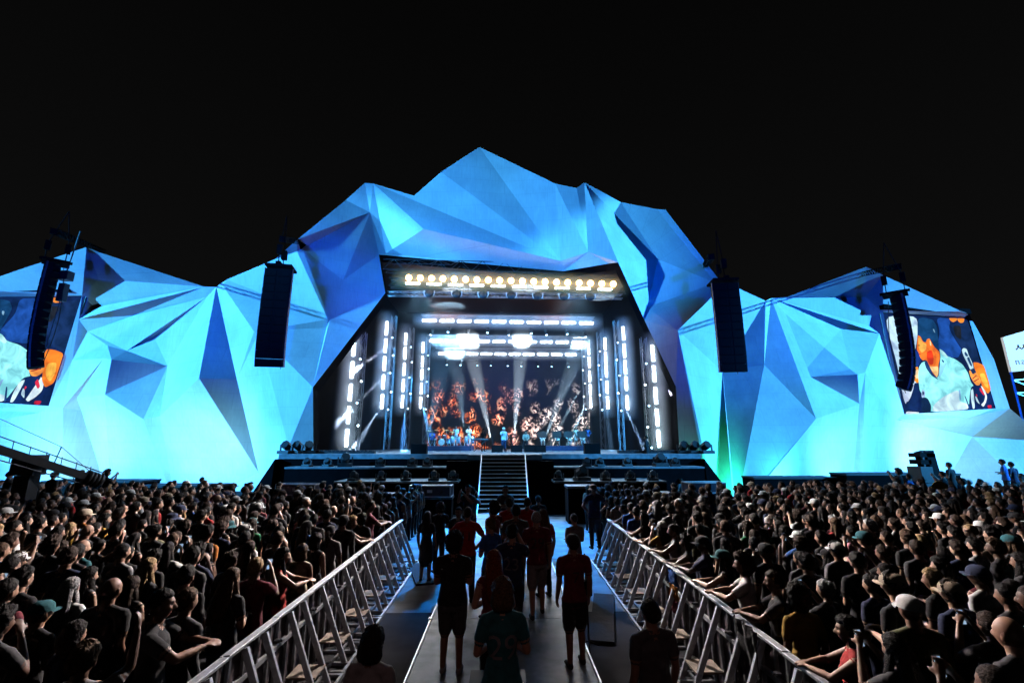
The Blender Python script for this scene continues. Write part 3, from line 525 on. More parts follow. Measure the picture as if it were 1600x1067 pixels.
# front truss with blinders
fa = at_y(606, 441, 35.6); fb = at_y(984, 450, 35.6)
truss(fa+Vector((0, .5, .1)), fb+Vector((0, .5, .1)), 'front truss carrying the yellow blinders under the arch', 'front lighting trusses', .7, m=darksteel)
truss(at_y(606, 459, 35.6), at_y(972, 464, 35.6), 'lower chord truss below the yellow blinder row', 'front lighting trusses', .35)
truss(at_y(600, 416, 36.5), at_y(975, 424, 36.5), 'upper steel truss right under the arch edge', 'front lighting trusses', .9, .035, m=darksteel)
root = empty('blinder_light', (0, 0, 0))
b = MB(); b.lathe((0, 0, 0), [(.12, .30), (.24, .1), (.28, 0), (.26, -.02)], 16, 0, (0, 1, 0)); b.build('reflector_can', black, root, True)
b = MB(); b.lathe((0, -.03, 0), [(.25, 0), (.18, -.05), (.05, -.07)], 16, 0, (0, 1, 0)); b.build('glowing_lamp', lampwarm, root, True)
b = MB(); b.box((-.26, -.02, -.03), (-.235, .2, .28)); b.box((.235, -.02, -.03), (.26, .2, .28)); b.box((-.26, .06, .28), (.26, .12, .31)); b.build('bracket', darksteel, root)
for k in range(19):
    o = root if k == 0 else copy_tree(root)
    px, py = lerp2((639, 434), (958, 444), k/18); o.location = at_y(px, py, 35.0); o.rotation_euler = (rad(18), 0, 0)
    tag(o, 'round yellow blinder lamp, %s from the left under the arch' % ordn(k), 'blinder', 'yellow blinders in a row under the arch')
for k in range(10):
    px, py = lerp2((645, 443), (945, 452), k/9); o = copy_tree(bar_proto); o.location = at_y(px, py, 34.8); o.scale = (.85, 1, .62); o.rotation_euler = (rad(14), 0, 0)
    tag(o, 'flat warm white strobe bar, %s from the left below the yellow blinders' % ordn(k), 'strobe bar', 'strobe bars below the blinders')
for k, px in enumerate((671, 714, 755, 799, 840, 881, 922)):
    w = at_y(px, 452+k*.9, 35.2)
    o = empty('scoop_light', w)
    b = MB()
    b.lathe((0, 0, -.35), [(.10, .40), (.30, .25), (.36, 0), (.33, -.05)], 14, 0, (0, .55, -.2)); b.build('reflector_can', black, o, True)
    for s in (-1, 1):
        prev = None; y = MB()
        for j in range(6):
            a = j/5*2.0-.5; q = Vector((s*(.30+.12*math.cos(a)), -.05, -.28-.30*math.sin(a)))
            if prev is not None: y.tube(prev, q, .05-.006*j, 6)
            prev = q
        y.build('shutter', mat('white_enamel', (.8, .78, .74), .4), o)
    tag(o, 'black spotlight with curved white shutters, %s from the left below the front truss' % ordn(k), 'spotlight', 'shuttered spotlights below the front truss')
# overhead moving heads and their beams
BEAMS = []
hd = [((676,516),(640,600),49,'w'),((732,516),(705,650),49,'w'),((795,516),(796,640),49,'w'),((852,516),(880,620),49,'w'),((913,519),(950,640),49,'w'),
      ((702,511),(690,560),43,'b'),((763,512),(755,560),43,'b'),((829,513),(836,560),43,'b'),((884,514),(900,570),43,'b')]
for k, (p, q, Y, kd) in enumerate(hd):
    a = at_y(p[0], p[1], Y); t = at_y(q[0], q[1], Y-1)
    head(a, t, kd, 'moving head on the overhead truss at the front, %s of the row' % ordn(k), 'overhead moving heads')
    BEAMS.append((a, t, 4 if kd == 'w' else 7, 14000 if kd == 'w' else 5000, (.75, .88, 1) if kd == 'w' else (.2, .5, 1)))
for k in range(9):
    p = lerp2((697, 563), (887, 566), k/8); a = at_y(p[0], p[1], 54.5); t = at_y(p[0]+(-1)**k*14, 640, 54)
    head(a, t, 'b', 'moving head below the rear row of bars, %s from the left' % ordn(k), 'rear overhead moving heads')
    if k % 2 == 0: BEAMS.append((a, t, 5, 4000, (.5, .75, 1)))
# floor beams shooting up and side beams crossing
for (p, q, Y, Y2, an, e, c) in (((768,690),(750,610),44,46,6,16000,(.8,.92,1)), ((803,686),(810,600),44,46,6,18000,(.7,.88,1)), ((850,690),(880,610),46,48,6,9000,(.6,.85,1)),
    ((725,668),(718,610),50,52,8,5000,(.5,.8,1)), ((672,672),(678,640),48,48,12,1800,(.2,.6,1)),
    ((913,567),(855,650),50,46,3,9000,(.5,.75,1)), ((915,594),(875,665),50,46,3,12000,(.5,.8,1)), ((916,628),(890,690),50,46,5,16000,(.45,.8,1)), ((937,555),(955,700),45,43,3.5,14000,(.3,.6,1)),
    ((970,622),(1006,700),42,38,3.5,14000,(.35,.6,1)), ((1004,582),(1062,625),40,36,3,9000,(.7,.7,1)),
    ((612,536),(560,575),43,36,3,12000,(.7,.8,1)), ((610,577),(540,650),43,36,3,14000,(.6,.75,1)), ((594,637),(555,700),43,36,4,14000,(.5,.7,1)),
    ((659,629),(672,680),54,50,7,9000,(.12,.5,1)), ((632,640),(630,700),48,42,6,6000,(.1,.4,1))):
    BEAMS.append((at_y(p[0], p[1], Y), at_y(q[0], q[1], Y2), an, e, c))
for (a, t, an, e, c) in BEAMS:
    up = t.z > a.z; spot('beam_lamp', a, t, e*(70 if up else 80), c, an*(1.9 if up else 1.1), .5, .05)
# blue wash inside the stage, aimed down at the band
for (x, tx, c, e) in ((-7, -5, (.12, .55, 1), 20000), (6, 7, (.12, .55, 1), 20000), (0, 0, (.6, .8, 1), 11000)):
    spot('band_wash', (x, 37.5, 15.5), (tx, 42.3, 3.3), e, c, 42, .5, .2)
spot('ceiling_fill', (-6, 38.2, 14.6), (-5, 44, 20.5), 8000, (1, .32, .08), 85, .8, .3)  # added warm spots imitating blinder spill on the ceiling
spot('ceiling_fill', (5.5, 38.2, 14.6), (4.5, 44, 20.5), 8000, (1, .32, .08), 85, .8, .3)
spot('deck_edge_fill', (-7, 38, 17), (-6, 31, 2.9), 11000, (.35, .72, 1), 70, .7, .3)  # added spots brightening the front edge of the deck
spot('deck_edge_fill', (6, 38, 17), (5, 31, 2.9), 11000, (.35, .72, 1), 70, .7, .3)
hz = bpy.data.materials.new('stage_haze'); hz.use_nodes = True; nt = hz.node_tree; nt.nodes.remove(nt.nodes['Principled BSDF'])
pv = nt.nodes.new('ShaderNodeVolumePrincipled'); pv.inputs['Color'].default_value = (.85, .88, .95, 1); pv.inputs['Density'].default_value = .006; pv.inputs['Anisotropy'].default_value = .35
nt.links.new(pv.outputs[0], nt.nodes['Material Output'].inputs['Volume'])
pv.inputs['Density'].default_value = .0026
mb = MB(); mb.box((-14.2, 35.0, 2.95), (13.4, 59.6, 16.6)); tag(mb.build('haze', hz), kind='stuff')
# denser haze added round the rows and columns of lamps to imitate lens bloom
def glow_haze(p, q, r, dens, col):
    p, q = Vector(p), Vector(q); L_ = (q-p).length
    m = bpy.data.materials.new('lamp_glow_haze'); m.use_nodes = True; nt = m.node_tree; N = nt.nodes; L = nt.links; N.remove(N['Principled BSDF'])
    v = N.new('ShaderNodeVolumePrincipled'); v.inputs['Color'].default_value = col+(1,); v.inputs['Anisotropy'].default_value = 0
    tc = N.new('ShaderNodeTexCoord'); sx_ = N.new('ShaderNodeSeparateXYZ'); L.new(tc.outputs['Object'], sx_.inputs[0])
    cb = N.new('ShaderNodeCombineXYZ'); L.new(sx_.outputs['X'], cb.inputs['X']); L.new(sx_.outputs['Y'], cb.inputs['Y'])
    ln = N.new('ShaderNodeVectorMath'); ln.operation = 'LENGTH'; L.new(cb.outputs[0], ln.inputs[0])
    mr = N.new('ShaderNodeMapRange'); mr.inputs[1].default_value = r; mr.inputs[2].default_value = 0.05; L.new(ln.outputs['Value'], mr.inputs[0])
    pw = N.new('ShaderNodeMath'); pw.operation = 'POWER'; pw.inputs[1].default_value = 2.2; L.new(mr.outputs[0], pw.inputs[0])
    ml = N.new('ShaderNodeMath'); ml.operation = 'MULTIPLY'; ml.inputs[1].default_value = dens; 
    za = N.new('ShaderNodeMapRange'); za.inputs[1].default_value = -1.2; za.inputs[2].default_value = .5; L.new(sx_.outputs['Z'], za.inputs[0])
    zb = N.new('ShaderNodeMapRange'); zb.inputs[1].default_value = L_+1.2; zb.inputs[2].default_value = L_-.5; L.new(sx_.outputs['Z'], zb.inputs[0])
    zm = N.new('ShaderNodeMath'); zm.operation = 'MULTIPLY'; L.new(za.outputs[0], zm.inputs[0]); L.new(zb.outputs[0], zm.inputs[1])
    z2 = N.new('ShaderNodeMath'); z2.operation = 'MULTIPLY'; L.new(zm.outputs[0], z2.inputs[0]); L.new(pw.outputs[0], z2.inputs[1]); L.new(z2.outputs[0], ml.inputs[0]); L.new(ml.outputs[0], v.inputs['Density'])
    L.new(v.outputs[0], N['Material Output'].inputs['Volume'])
    mb = MB(); mb.lathe((0, 0, 0), [(r, -1.25), (r, L_+1.25)], 12); o = mb.build('haze', m); o.location = p; o.rotation_euler = (q-p).to_track_quat('Z', 'Y').to_euler(); tag(o, kind='stuff')
for (word, Y, pts) in cols:
    a, b_ = at_y(pts[0][0], pts[0][1], Y), at_y(pts[-1][0], pts[-1][1], Y); xm = sum(at_y(p[0], p[1], Y).x for p in pts)/5
    glow_haze((xm, Y-.25, b_.z-.5), (xm, Y-.25, a.z+.6), 1.15, 1.9, (.9, .95, 1))
for Y, pa, pb in ((43, (671, 501), (916, 505)), (49, (681, 532.5), (903, 535)), (55, (694, 552.5), (892, 554))):
    glow_haze(at_y(pa[0]-8, pa[1], Y-.25), at_y(pb[0]+8, pb[1], Y-.25), 1.0, 1.9, (.9, .95, 1))
glow_haze(at_y(634, 437, 34.7), at_y(962, 447, 34.7), 1.2, 1.3, (1, .75, .35))

# ------------------------------------------------------------ people
def gs(x, s): return math.exp(-(x/s)**2)
def sm(t): t = max(0, min(1, t)); return t*t*(3-2*t)
HC = Vector((0, .015, 1.632))
def big_(v): return HC+(v-HC)*1.09
def head_pt(th, ph, male=True):
    # th 0 top .. pi bottom, ph angle with 0 = +y (face)
    dz = math.cos(th); r = math.sin(th); dx = math.sin(ph)*r; dy = math.cos(ph)*r
    x, y, z = dx*.077, dy*.098, dz*.118
    t = sm((-z-.01)/.10)
    x *= 1-.30*t
    if y < 0: y *= 1-.38*t
    else: y *= 1-.10*t
    if z > .0: x *= 1+.04*sm(z/.06); 
    if y < 0 and z > -.02: y *= 1.06
    if dy > 0:
        f = sm(dy*1.6)
        y -= .006*gs(x, .05)*f
        nz_ = 0 if z > .03 or z < -.048 else (sm((.03-z)/.06) if z > -.034 else sm((z+.048)/.014))
        y += .030*gs(x, .0115+.005*sm((-z)/.04))*nz_*f
        y -= .012*gs(abs(x)-.032, .017)*gs(z-.006, .013)*f
        y += .006*gs(z-.030, .010)*gs(x, .05)*f
        y += .0075*gs(x, .020)*(gs(z+.064, .006)+gs(z+.078, .0065))*f
        y -= .004*gs(x, .02)*gs(z+.071, .003)*f
        y += .010*gs(x, .022)*gs(z+.102, .016)*f
        y += .004*gs(abs(x)-.045, .014)*gs(z+.02, .02)*f
    return Vector((x, y, z))
def head_mesh(nt=44, npn=56, beard=False):
    vs = []; fs = []; ml = []
    for i in range(nt+1):
        for j in range(npn): vs.append(head_pt(PI*(i+.001)/(nt+.002), 2*PI*j/npn)+HC)
    for i in range(nt):
        for j in range(npn):
            f = (i*npn+j, (i+1)*npn+j, (i+1)*npn+(j+1) % npn, i*npn+(j+1) % npn)
            c = (vs[f[0]]+vs[f[2]])/2-HC; m = 0
            if c.y > .02:
                if abs(abs(c.x)-.032) < .011 and abs(c.z-.006) < .0045: m = 4
                elif .014 < abs(c.x) < .047 and abs(c.z-.027-.05*(.03-abs(abs(c.x)-.03))) < .004: m = 4
                elif abs(c.x) < .021 and -.083 < c.z < -.060: m = 5
            if beard and c.y > -.005 and c.z < -.040 and not (m == 5) and abs(c.x) > .0: m = 4 if (c.z < -.052 or abs(c.x) > .02) else m
            fs.append(f); ml.append(m)
    # ears
    for s in (-1, 1):
        n0 = len(vs); c = HC+Vector((s*.079, -.006, -.008))
        for i in range(7):
            for j in range(10):
                th = PI*i/6; ph = 2*PI*j/10
                vs.append(c+Vector((.010*math.sin(th)*math.cos(ph)+s*.004*math.cos(ph*1), .019*math.sin(th)*math.sin(ph)-.003*math.cos(th), .033*math.cos(th))))
        for i in range(6):
            for j in range(10): fs.append((n0+i*10+j, n0+(i+1)*10+j, n0+(i+1)*10+(j+1) % 10, n0+i*10+(j+1) % 10)); ml.append(0)
    return [big_(v) for v in vs], fs, ml
HAIRLINE = lambda c: (.058+.02*gs(c.x, .05)*0 if c.y > .045 else (.058-.062*sm((.045-c.y)/.05) if c.y > -.02 else (-.004-.066*sm((-.02-c.y)/.05))))
def hair_mesh(style, seed=0, res=1.0):
    rnd = random.Random(seed); nt = int(34*res); npn = int(44*res); off = Vector((seed*3.1, 0, 0))
    vs = []; fs = []
    thick = {'short': .016, 'buzz': .006, 'long': .020, 'bun': .015, 'curly': .046, 'pony': .015, 'bob': .026, 'side': .022}[style]
    grid = {}
    for i in range(nt+1):
        for j in range(npn):
            th = PI*(i+.001)/(nt+.002); ph = 2*PI*j/npn; p = head_pt(th, ph); d = p.normalized()
            hl = HAIRLINE(p); inside = p.z > hl or (style in ('long', 'bob', 'curly') and p.y < .0 and p.z > -.09)
            if style == 'buzz' and p.z < hl: inside = False
            k = sm((p.z-hl)/.03+.2) if inside else 0
            if style in ('long', 'bob', 'curly') and p.y < .01: k = max(k, .8 if inside else 0)
            nzv = 1.7*noise.noise(d*(16 if style != 'curly' else 11)+off); gr = noise.noise(Vector((ph*9, d.z*1.5, seed)))
            tt = thick*k*(1+(.35 if style != 'curly' else .5)*nzv+.30*gr)
            if style == 'side' and p.y > .0 and p.z > .05: tt *= 1.4
            if inside: grid[(i, j)] = len(vs); vs.append(HC+p+d*max(tt, .002))
    for i in range(nt):
        for j in range(npn):
            q = [(i, j), (i+1, j), (i+1, (j+1) % npn), (i, (j+1) % npn)]
            if all(k in grid for k in q): fs.append(tuple(grid[k] for k in q))
    def blob(pts, rads, n=18, groove=.14):
        n0 = len(vs)
        for (p, (rx, ry)) in zip(pts, rads):
            for k in range(n):
                a = 2*PI*k/n; g_ = 1+groove*noise.noise(Vector((a*5, p[2]*3, seed+7)))+.06*math.sin(a*9)
                vs.append(Vector(p)+Vector((math.cos(a)*rx*g_, math.sin(a)*ry*g_, 0)))
        for i in range(len(pts)-1):
            for k in range(n): fs.append((n0+(i+1)*n+k, n0+(i+1)*n+(k+1) % n, n0+i*n+(k+1) % n, n0+i*n+k))
        fs.append(tuple(n0+(len(pts)-1)*n+k for k in range(n))[::-1])
    if style == 'long':
        blob([(0,-.035,1.70),(0,-.055,1.63),(0,-.068,1.55),(0,-.085,1.46),(0,-.105,1.37),(0,-.115,1.28),(0,-.118,1.22)], [(.05,.04),(.088,.058),(.095,.052),(.105,.045),(.105,.036),(.085,.026),(.045,.012)], 26)
        for s in (-1, 1): blob([(s*.072,.0,1.66),(s*.085,.005,1.58),(s*.09,.02,1.50),(s*.095,.05,1.42),(s*.09,.06,1.36)], [(.012,.03),(.018,.042),(.024,.04),(.026,.03),(.012,.015)], 12)
    if style == 'bob': blob([(0,-.03,1.69),(0,-.04,1.62),(0,-.035,1.55),(0,-.03,1.51)], [(.07,.05),(.098,.075),(.105,.075),(.085,.06)], 26)
    if style == 'bun':
        n0 = len(vs)
        for i in range(9):
            for j in range(12):
                th = PI*i/8; ph = 2*PI*j/12; r = .042*(1+.12*math.sin(ph*4+th*5)); vs.append(HC+Vector((0, -.085, .085))+Vector((math.sin(th)*math.cos(ph), math.sin(th)*math.sin(ph), math.cos(th)))*r)
        for i in range(8):
            for j in range(12): fs.append((n0+i*12+j, n0+(i+1)*12+j, n0+(i+1)*12+(j+1) % 12, n0+i*12+(j+1) % 12))
    if style == 'pony': blob([(0,-.10,1.69),(0,-.135,1.67),(0,-.15,1.60),(0,-.145,1.50),(0,-.135,1.40)], [(.012,.012),(.03,.028),(.034,.03),(.03,.024),(.008,.008)], 12)
    return [big_(v) for v in vs], fs
def hat_mesh(kind):
    vs = []; fs = []
    nt, npn = 10, 28; lim = .028 if kind == 'cap' else .02
    for i in range(nt+1):
        for j in range(npn):
            ph = 2*PI*j/npn; t = i/nt
            rx, ry = (.094, .118); z = lim+(.108 if kind == 'cap' else .10)*math.cos(t*PI/2)**(.8 if kind == 'cap' else .45)
            vs.append(HC+Vector((math.sin(ph)*rx*math.sin(t*PI/2)**.9, math.cos(ph)*ry*math.sin(t*PI/2)**.9-.004, z)))
    for i in range(nt):
        for j in range(npn): fs.append((i*npn+j, (i+1)*npn+j, (i+1)*npn+(j+1) % npn, i*npn+(j+1) % npn))
    if kind == 'cap':
        n0 = len(vs); K = 14
        for i in range(4):
            for j in range(K+1):
                a = (j/K-.5)*PI*.82; r = 1+.16*i*(math.cos(a)**.8)*1.25
                vs.append(HC+Vector((math.sin(a)*.092*min(r, 1.12), math.cos(a)*.114*r, lim+.004-.010*(i/3)**2+.0-.012*abs(math.sin(a))*i/3)))
        for i in range(3):
            for j in range(K): fs += [(n0+i*(K+1)+j, n0+(i+1)*(K+1)+j, n0+(i+1)*(K+1)+j+1, n0+i*(K+1)+j+1)]
    else:
        w = .055 if kind == 'bucket' else .12; n0 = len(vs)
        for i in range(4):
            for j in range(npn):
                ph = 2*PI*j/npn; k = 1+i/3*w/.1
                vs.append(HC+Vector((math.sin(ph)*.095*k, math.cos(ph)*.118*k, lim+.002-(.045 if kind == 'bucket' else .012)*(i/3))))
        for i in range(3):
            for j in range(npn): fs.append((n0+i*npn+j, n0+(i+1)*npn+j, n0+(i+1)*npn+(j+1) % npn, n0+i*npn+(j+1) % npn))
    return [big_(v) for v in vs], fs
def mesh_of(name, vs, fs, slots=1, mi=None, smooth=True):
    me = bpy.data.meshes.new(name); me.from_pydata([tuple(v) for v in vs], [], fs)
    for k in range(slots): me.materials.append(None)
    if mi is not None: me.polygons.foreach_set('material_index', mi)
    me.polygons.foreach_set('use_smooth', [smooth]*len(me.polygons)); me.update(); return me

class Prim:
    def __init__(s): s.v = []; s.f = []; s.pts = []; s.lab = []
    def tube(s, pts, rads, lab, n=16, side=(1, 0, 0)):
        pts = [Vector(p) for p in pts]; rads = [(r, r) if not isinstance(r, tuple) else r for r in rads]
        P = []; Rr = []
        for a, b_, ra, rb in zip(pts, pts[1:], rads, rads[1:]):
            m = max(1, int((b_-a).length/.03))
            for k in range(m): t = k/m; P.append(a.lerp(b_, t)); Rr.append((ra[0]+(rb[0]-ra[0])*t, ra[1]+(rb[1]-ra[1])*t))
        P.append(pts[-1]); Rr.append(rads[-1])
        d0 = (P[1]-P[0]).normalized(); d1 = (P[-1]-P[-2]).normalized(); m0 = min(Rr[0]); m1 = min(Rr[-1])
        PP = [P[0]-d0*m0*.95, P[0]-d0*m0*.7]+P+[P[-1]+d1*m1*.7, P[-1]+d1*m1*.95]
        RR = [(Rr[0][0]*.3, Rr[0][1]*.3), (Rr[0][0]*.72, Rr[0][1]*.72)]+Rr+[(Rr[-1][0]*.72, Rr[-1][1]*.72), (Rr[-1][0]*.3, Rr[-1][1]*.3)]
        n0 = len(s.v)
        for i, p in enumerate(PP):
            d = (PP[min(i+1, len(PP)-1)]-PP[max(i-1, 0)]).normalized()
            sd = Vector(side); u = sd-d*sd.dot(d); u = u.normalized() if u.length > .15 else Vector((0, 1, 0)).cross(d).normalized(); w = d.cross(u)
            for k in range(n):
                a = 2*PI*k/n; q = p+u*math.cos(a)*RR[i][0]+w*math.sin(a)*RR[i][1]; s.v.append(q); s.pts.append(q); s.lab.append(lab)
        for i in range(len(PP)-1):
            for k in range(n): s.f.append((n0+i*n+k, n0+i*n+(k+1) % n, n0+(i+1)*n+(k+1) % n, n0+(i+1)*n+k))
        s.f.append(tuple(n0+k for k in range(n))[::-1]); s.f.append(tuple(n0+(len(PP)-1)*n+k for k in range(n)))
# slots: 0 skin, 1 top, 2 bottom, 3 shoes, 4 dark (eyes, brows), 5 lips
POSES = {  # (elbow, wrist) right then left, in person coordinates (x right side positive)
 'relaxed': (((.235, -.03, 1.13), (.245, .07, .88)), ((-.235, -.03, 1.13), (-.245, .07, .88))),
 'front': (((.24, .0, 1.13), (.07, .24, 1.16)), ((-.24, .0, 1.13), (-.07, .25, 1.13))),
 'crossed': (((.23, .02, 1.14), (-.10, .19, 1.19)), ((-.23, .02, 1.14), (.10, .18, 1.13))),
 'raised': (((.30, .14, 1.52), (.26, .24, 1.78)), ((-.235, -.02, 1.13), (-.20, .14, .93))),
 'phone': (((.24, .17, 1.27), (.07, .32, 1.56)), ((-.24, .17, 1.27), (-.05, .33, 1.55))),
 'lean': (((.25, .22, 1.24), (.06, .40, 1.25)), ((-.25, .22, 1.24), (-.08, .42, 1.25))),
 'hips': (((.37, -.08, 1.18), (.20, .02, 1.0)), ((-.37, -.08, 1.18), (-.20, .02, 1.0))),
 'mouth': (((.22, .16, 1.18), (.06, .17, 1.50)), ((-.235, -.02, 1.13), (-.20, .14, .93))),
 'sit': (((.24, .08, 1.15), (.12, .30, 1.02)), ((-.24, .08, 1.15), (-.12, .32, 1.02))),
 'mic': (((.26, .12, 1.26), (.10, .22, 1.52)), ((-.235, -.02, 1.13), (-.245, .07, .88))),
}
def make_body(pose, female=False, top='tee', bottom='trousers', vox=.0105, stride=.0, beard=False, heavy=1.0, fine=True):
    heavy = heavy*1.08; S = Prim(); sw = .175 if female else .203; hv = heavy
    b0 = 1 if top != 'dress' else 1
    # torso
    S.tube([(0,.0,.90),(0,0,.98),(0,.0,1.10),(0,.005,1.24),(0,.0,1.34),(0,-.005,1.405)],
           [(.152*hv,.108*hv),((.150 if female else .146)*hv,.108*hv),((.124 if female else .140)*hv,.100*hv),(.145*hv,.118*hv),((.150 if female else .172)*hv,.108*hv),(.115,.080)], 1)
    if female:
        for s in (-1, 1): S.tube([(s*.068,.085,1.245),(s*.068,.098,1.24)], [.055,.045], 1)
    else:
        for s in (-1, 1): S.tube([(s*.07,.06,1.27),(s*.075,.07,1.27)], [(.07,.05),(.06,.045)], 1)
    for s in (-1, 1):
        S.tube([(s*.03,-.012,1.455),(s*(sw-.02),-.008,1.405)], [(.060,.050),(.062,.056)], 1 if top != 'tank' else 1)
        S.tube([(s*.075,-.035,.90),(s*.08,-.045,.86)], [.085*hv,.08*hv], 2)
    if top != 'dress' and pose != 'sit': S.tube([(0,0,1.06),(0,0,.96),(0,-.004,.885)], [(.146*hv,.108*hv),(.160*hv,.122*hv),(.170*hv,.134*hv)], 1)
    S.tube([(0,0,.95),(0,0,.89)], [(.155*hv,.112*hv),(.15*hv,.11*hv)], 2)
    S.tube([(0,-.008,1.465),(0,.004,1.56)], [.063,.060] if not female else [.052,.050], 0)
    # arms
    for s, (el, wr) in zip((1, -1), POSES[pose]):
        sh = Vector((s*sw, -.005, 1.395)); el = Vector(el); wr = Vector(wr)
        if top == 'long': S.tube([sh, el], [.052, .041], 1)
        elif top in ('tee', 'dress'): S.tube([sh, sh.lerp(el, .5)], [.052, .047], 1); S.tube([sh.lerp(el, .5), el], [.047, .041], 0)
        else: S.tube([sh, el], [.052, .041], 0)
        S.tube([el, el.lerp(wr, .35), el.lerp(wr, .86)], [.041, .042, (.032, .026)], 1 if top == 'long' else 0); S.tube([el.lerp(wr, .84), wr], [(.032, .026), (.030, .023)], 0)
        if top in ('tee', 'dress'): e2 = sh.lerp(el, .55); S.tube([sh+Vector((-s*.01, 0, .004)), e2], [.070, .064], 1)
        elif top == 'long': S.tube([sh, el, el.lerp(wr, .92)], [.066, .055, .040], 1)
        else: S.tube([sh+Vector((-s*.035, 0, .012)), sh+Vector((-s*.02, 0, 0))], [.05, .048], 1)
        d = (wr-el).normalized()
        palm_n = Vector((0, 0, -1)) if abs(d.z) < .75 else Vector((-s, 0, 0))
        sd = d.cross(palm_n).normalized()
        S.tube([wr, wr+d*.045, wr+d*.085], [(.026, .019), (.038, .018), (.040, .015)], 0, 14, side=sd)
        if fine:
            for k, (o_, L_) in enumerate(((-.030, .060), (-.010, .073), (.011, .068), (.031, .053))):
                p0 = wr+d*.085+sd*o_; p1 = p0+d*L_*.5+palm_n*.008; p2 = p1+(d*.6+palm_n*.7).normalized()*L_*.5
                S.tube([p0-d*.012, p1, p2], [.0105, .0098, .0088], 0, 8)
            p0 = wr+d*.03-sd*.028*s*1; S.tube([p0, p0-sd*s*.03+d*.03+palm_n*.01, p0-sd*s*.035+d*.055+palm_n*.02], [.013, .011, .009], 0, 8)
    # legs
    for s in (1, -1):
        st_ = stride*s
        if pose == 'sit': hip, kn, an = Vector((s*.09, .03, .90)), Vector((s*.12, .45, .92)), Vector((s*.12, .42, .50))
        else: hip, kn, an = Vector((s*.088, 0, .88)), Vector((s*.10, .02+st_*.6, .49)), Vector((s*.112, -.02+st_, .09))
        S.tube([hip, kn], [.088*hv, .056], 2)
        S.tube([kn, kn.lerp(an, .3)+Vector((0, -.012, 0)), an], [.055, .055, .038], 0 if bottom in ('shorts', 'skirt') else 2)
        if bottom == 'trousers': S.tube([hip, kn, an+Vector((0, 0, .03))], [.097*hv, .068, .055], 2)
        if bottom == 'shorts': S.tube([hip, hip.lerp(kn, .93)], [.102*hv, .092], 2)
        f = Vector((0, 1, 0)) if pose != 'sit' else Vector((0, 1, 0))
        S.tube([an+Vector((s*0, -.03, -.045)), an+f*.07+Vector((s*.004, 0, -.048)), an+f*.17+Vector((s*.008, 0, -.058))], [(.040, .045), (.045, .040), (.036, .026)], 3, side=(1, 0, 0))
    if bottom == 'skirt' or top == 'dress':
        S.tube([(0,0,.95),(0,.0,.75),(0,.0,.52)], [(.155,.115),(.185,.15),(.20,.17)], 1 if top == 'dress' else 2)
    me = bpy.data.meshes.new('tmp'); me.from_pydata([tuple(v) for v in S.v], [], S.f)
    o = bpy.data.objects.new('tmp', me); COL.objects.link(o)
    r = o.modifiers.new('r', 'REMESH'); r.mode = 'VOXEL'; r.voxel_size = vox; r.adaptivity = 0
    s_ = o.modifiers.new('s', 'SMOOTH'); s_.factor = .5; s_.iterations = 3 if vox < .02 else 1
    dg = bpy.context.evaluated_depsgraph_get(); ev = o.evaluated_get(dg); m2 = ev.to_mesh()
    nv = len(m2.vertices); co = np.empty(nv*3, 'f'); m2.vertices.foreach_get('co', co); co = co.reshape(-1, 3)
    polys = [tuple(p.vertices) for p in m2.polygons]
    ev.to_mesh_clear(); bpy.data.objects.remove(o); bpy.data.meshes.remove(me)
    kd = KDTree(len(S.pts))
    for i, p in enumerate(S.pts): kd.insert(p, i)
    kd.balance()
    lab = np.array([S.lab[kd.find(Vector(c))[1]] for c in co])
    # cloth folds
    for i in range(nv):
        if lab[i] in (1, 2) and fine:
            p = Vector(co[i]); a = noise.noise(Vector((p.x*7, p.y*7, p.z*16)))*.006+noise.noise(p*22)*.0025
            c = Vector((p.x, p.y, 0)); c = c.normalized() if c.length > .02 else Vector((0, 1, 0)); co[i] += np.array(c)*a
    ml = []
    for f in polys:
        l = lab[f[0]]
        z = co[f[0]][2]
        if l == 1 and z > 1.50 and abs(co[f[0]][0]) < .066: l = 0
        if l in (1, 2) and top != 'dress' and abs(co[f[0]][0]) < .19 and .80 < z < 1.0 and pose != 'sit': l = 1 if z > .865 else 2
        ml.append(int(l))
    vs = [Vector(c) for c in co]; hv_, hf, hm = head_mesh(*((44, 56) if vox < .02 else (14, 16)), beard=beard)
    n0 = len(vs); vs += hv_; polys += [tuple(i+n0 for i in f) for f in hf]; ml += hm
    return mesh_of('person_body', vs, polys, 6, ml)
# materials for people
skins = [mat('skin_%d' % i, c, .5, 0, .12, 18) for i, c in enumerate(((.50, .30, .21), (.38, .21, .14), (.24, .125, .08), (.12, .06, .038)))]
lips = mat('lip_skin', (.34, .12, .10), .45, 0, .1); eyed = mat('eye_dark', (.02, .015, .012), .3, 0, .1)
def hairmat(n, c):
    m = mat('hair_'+n, c, .7, 0, .6, 60, bump=.6); m.node_tree.nodes['Principled BSDF'].inputs['Specular IOR Level'].default_value = .2; return m
hairs = {'black': hairmat('black', (.012, .010, .009)), 'dark brown': hairmat('dark_brown', (.035, .02, .013)), 'brown': hairmat('brown', (.09, .05, .028)), 'blond': hairmat('blond', (.34, .22, .11)),
         'grey': hairmat('grey', (.30, .30, .31)), 'red': hairmat('red', (.16, .03, .010))}
CL = {'black': (.012,.012,.014), 'dark grey': (.06,.06,.065), 'navy': (.015,.025,.07), 'white': (.62,.62,.62), 'grey': (.25,.25,.26), 'red': (.40,.02,.02), 'orange': (.50,.16,.02), 'mustard': (.38,.22,.03),
      'blue': (.03,.12,.42), 'green': (.03,.26,.09), 'beige': (.42,.34,.25), 'pink': (.48,.17,.24), 'teal': (.012,.11,.13), 'burgundy': (.14,.012,.025), 'olive': (.09,.09,.04)}
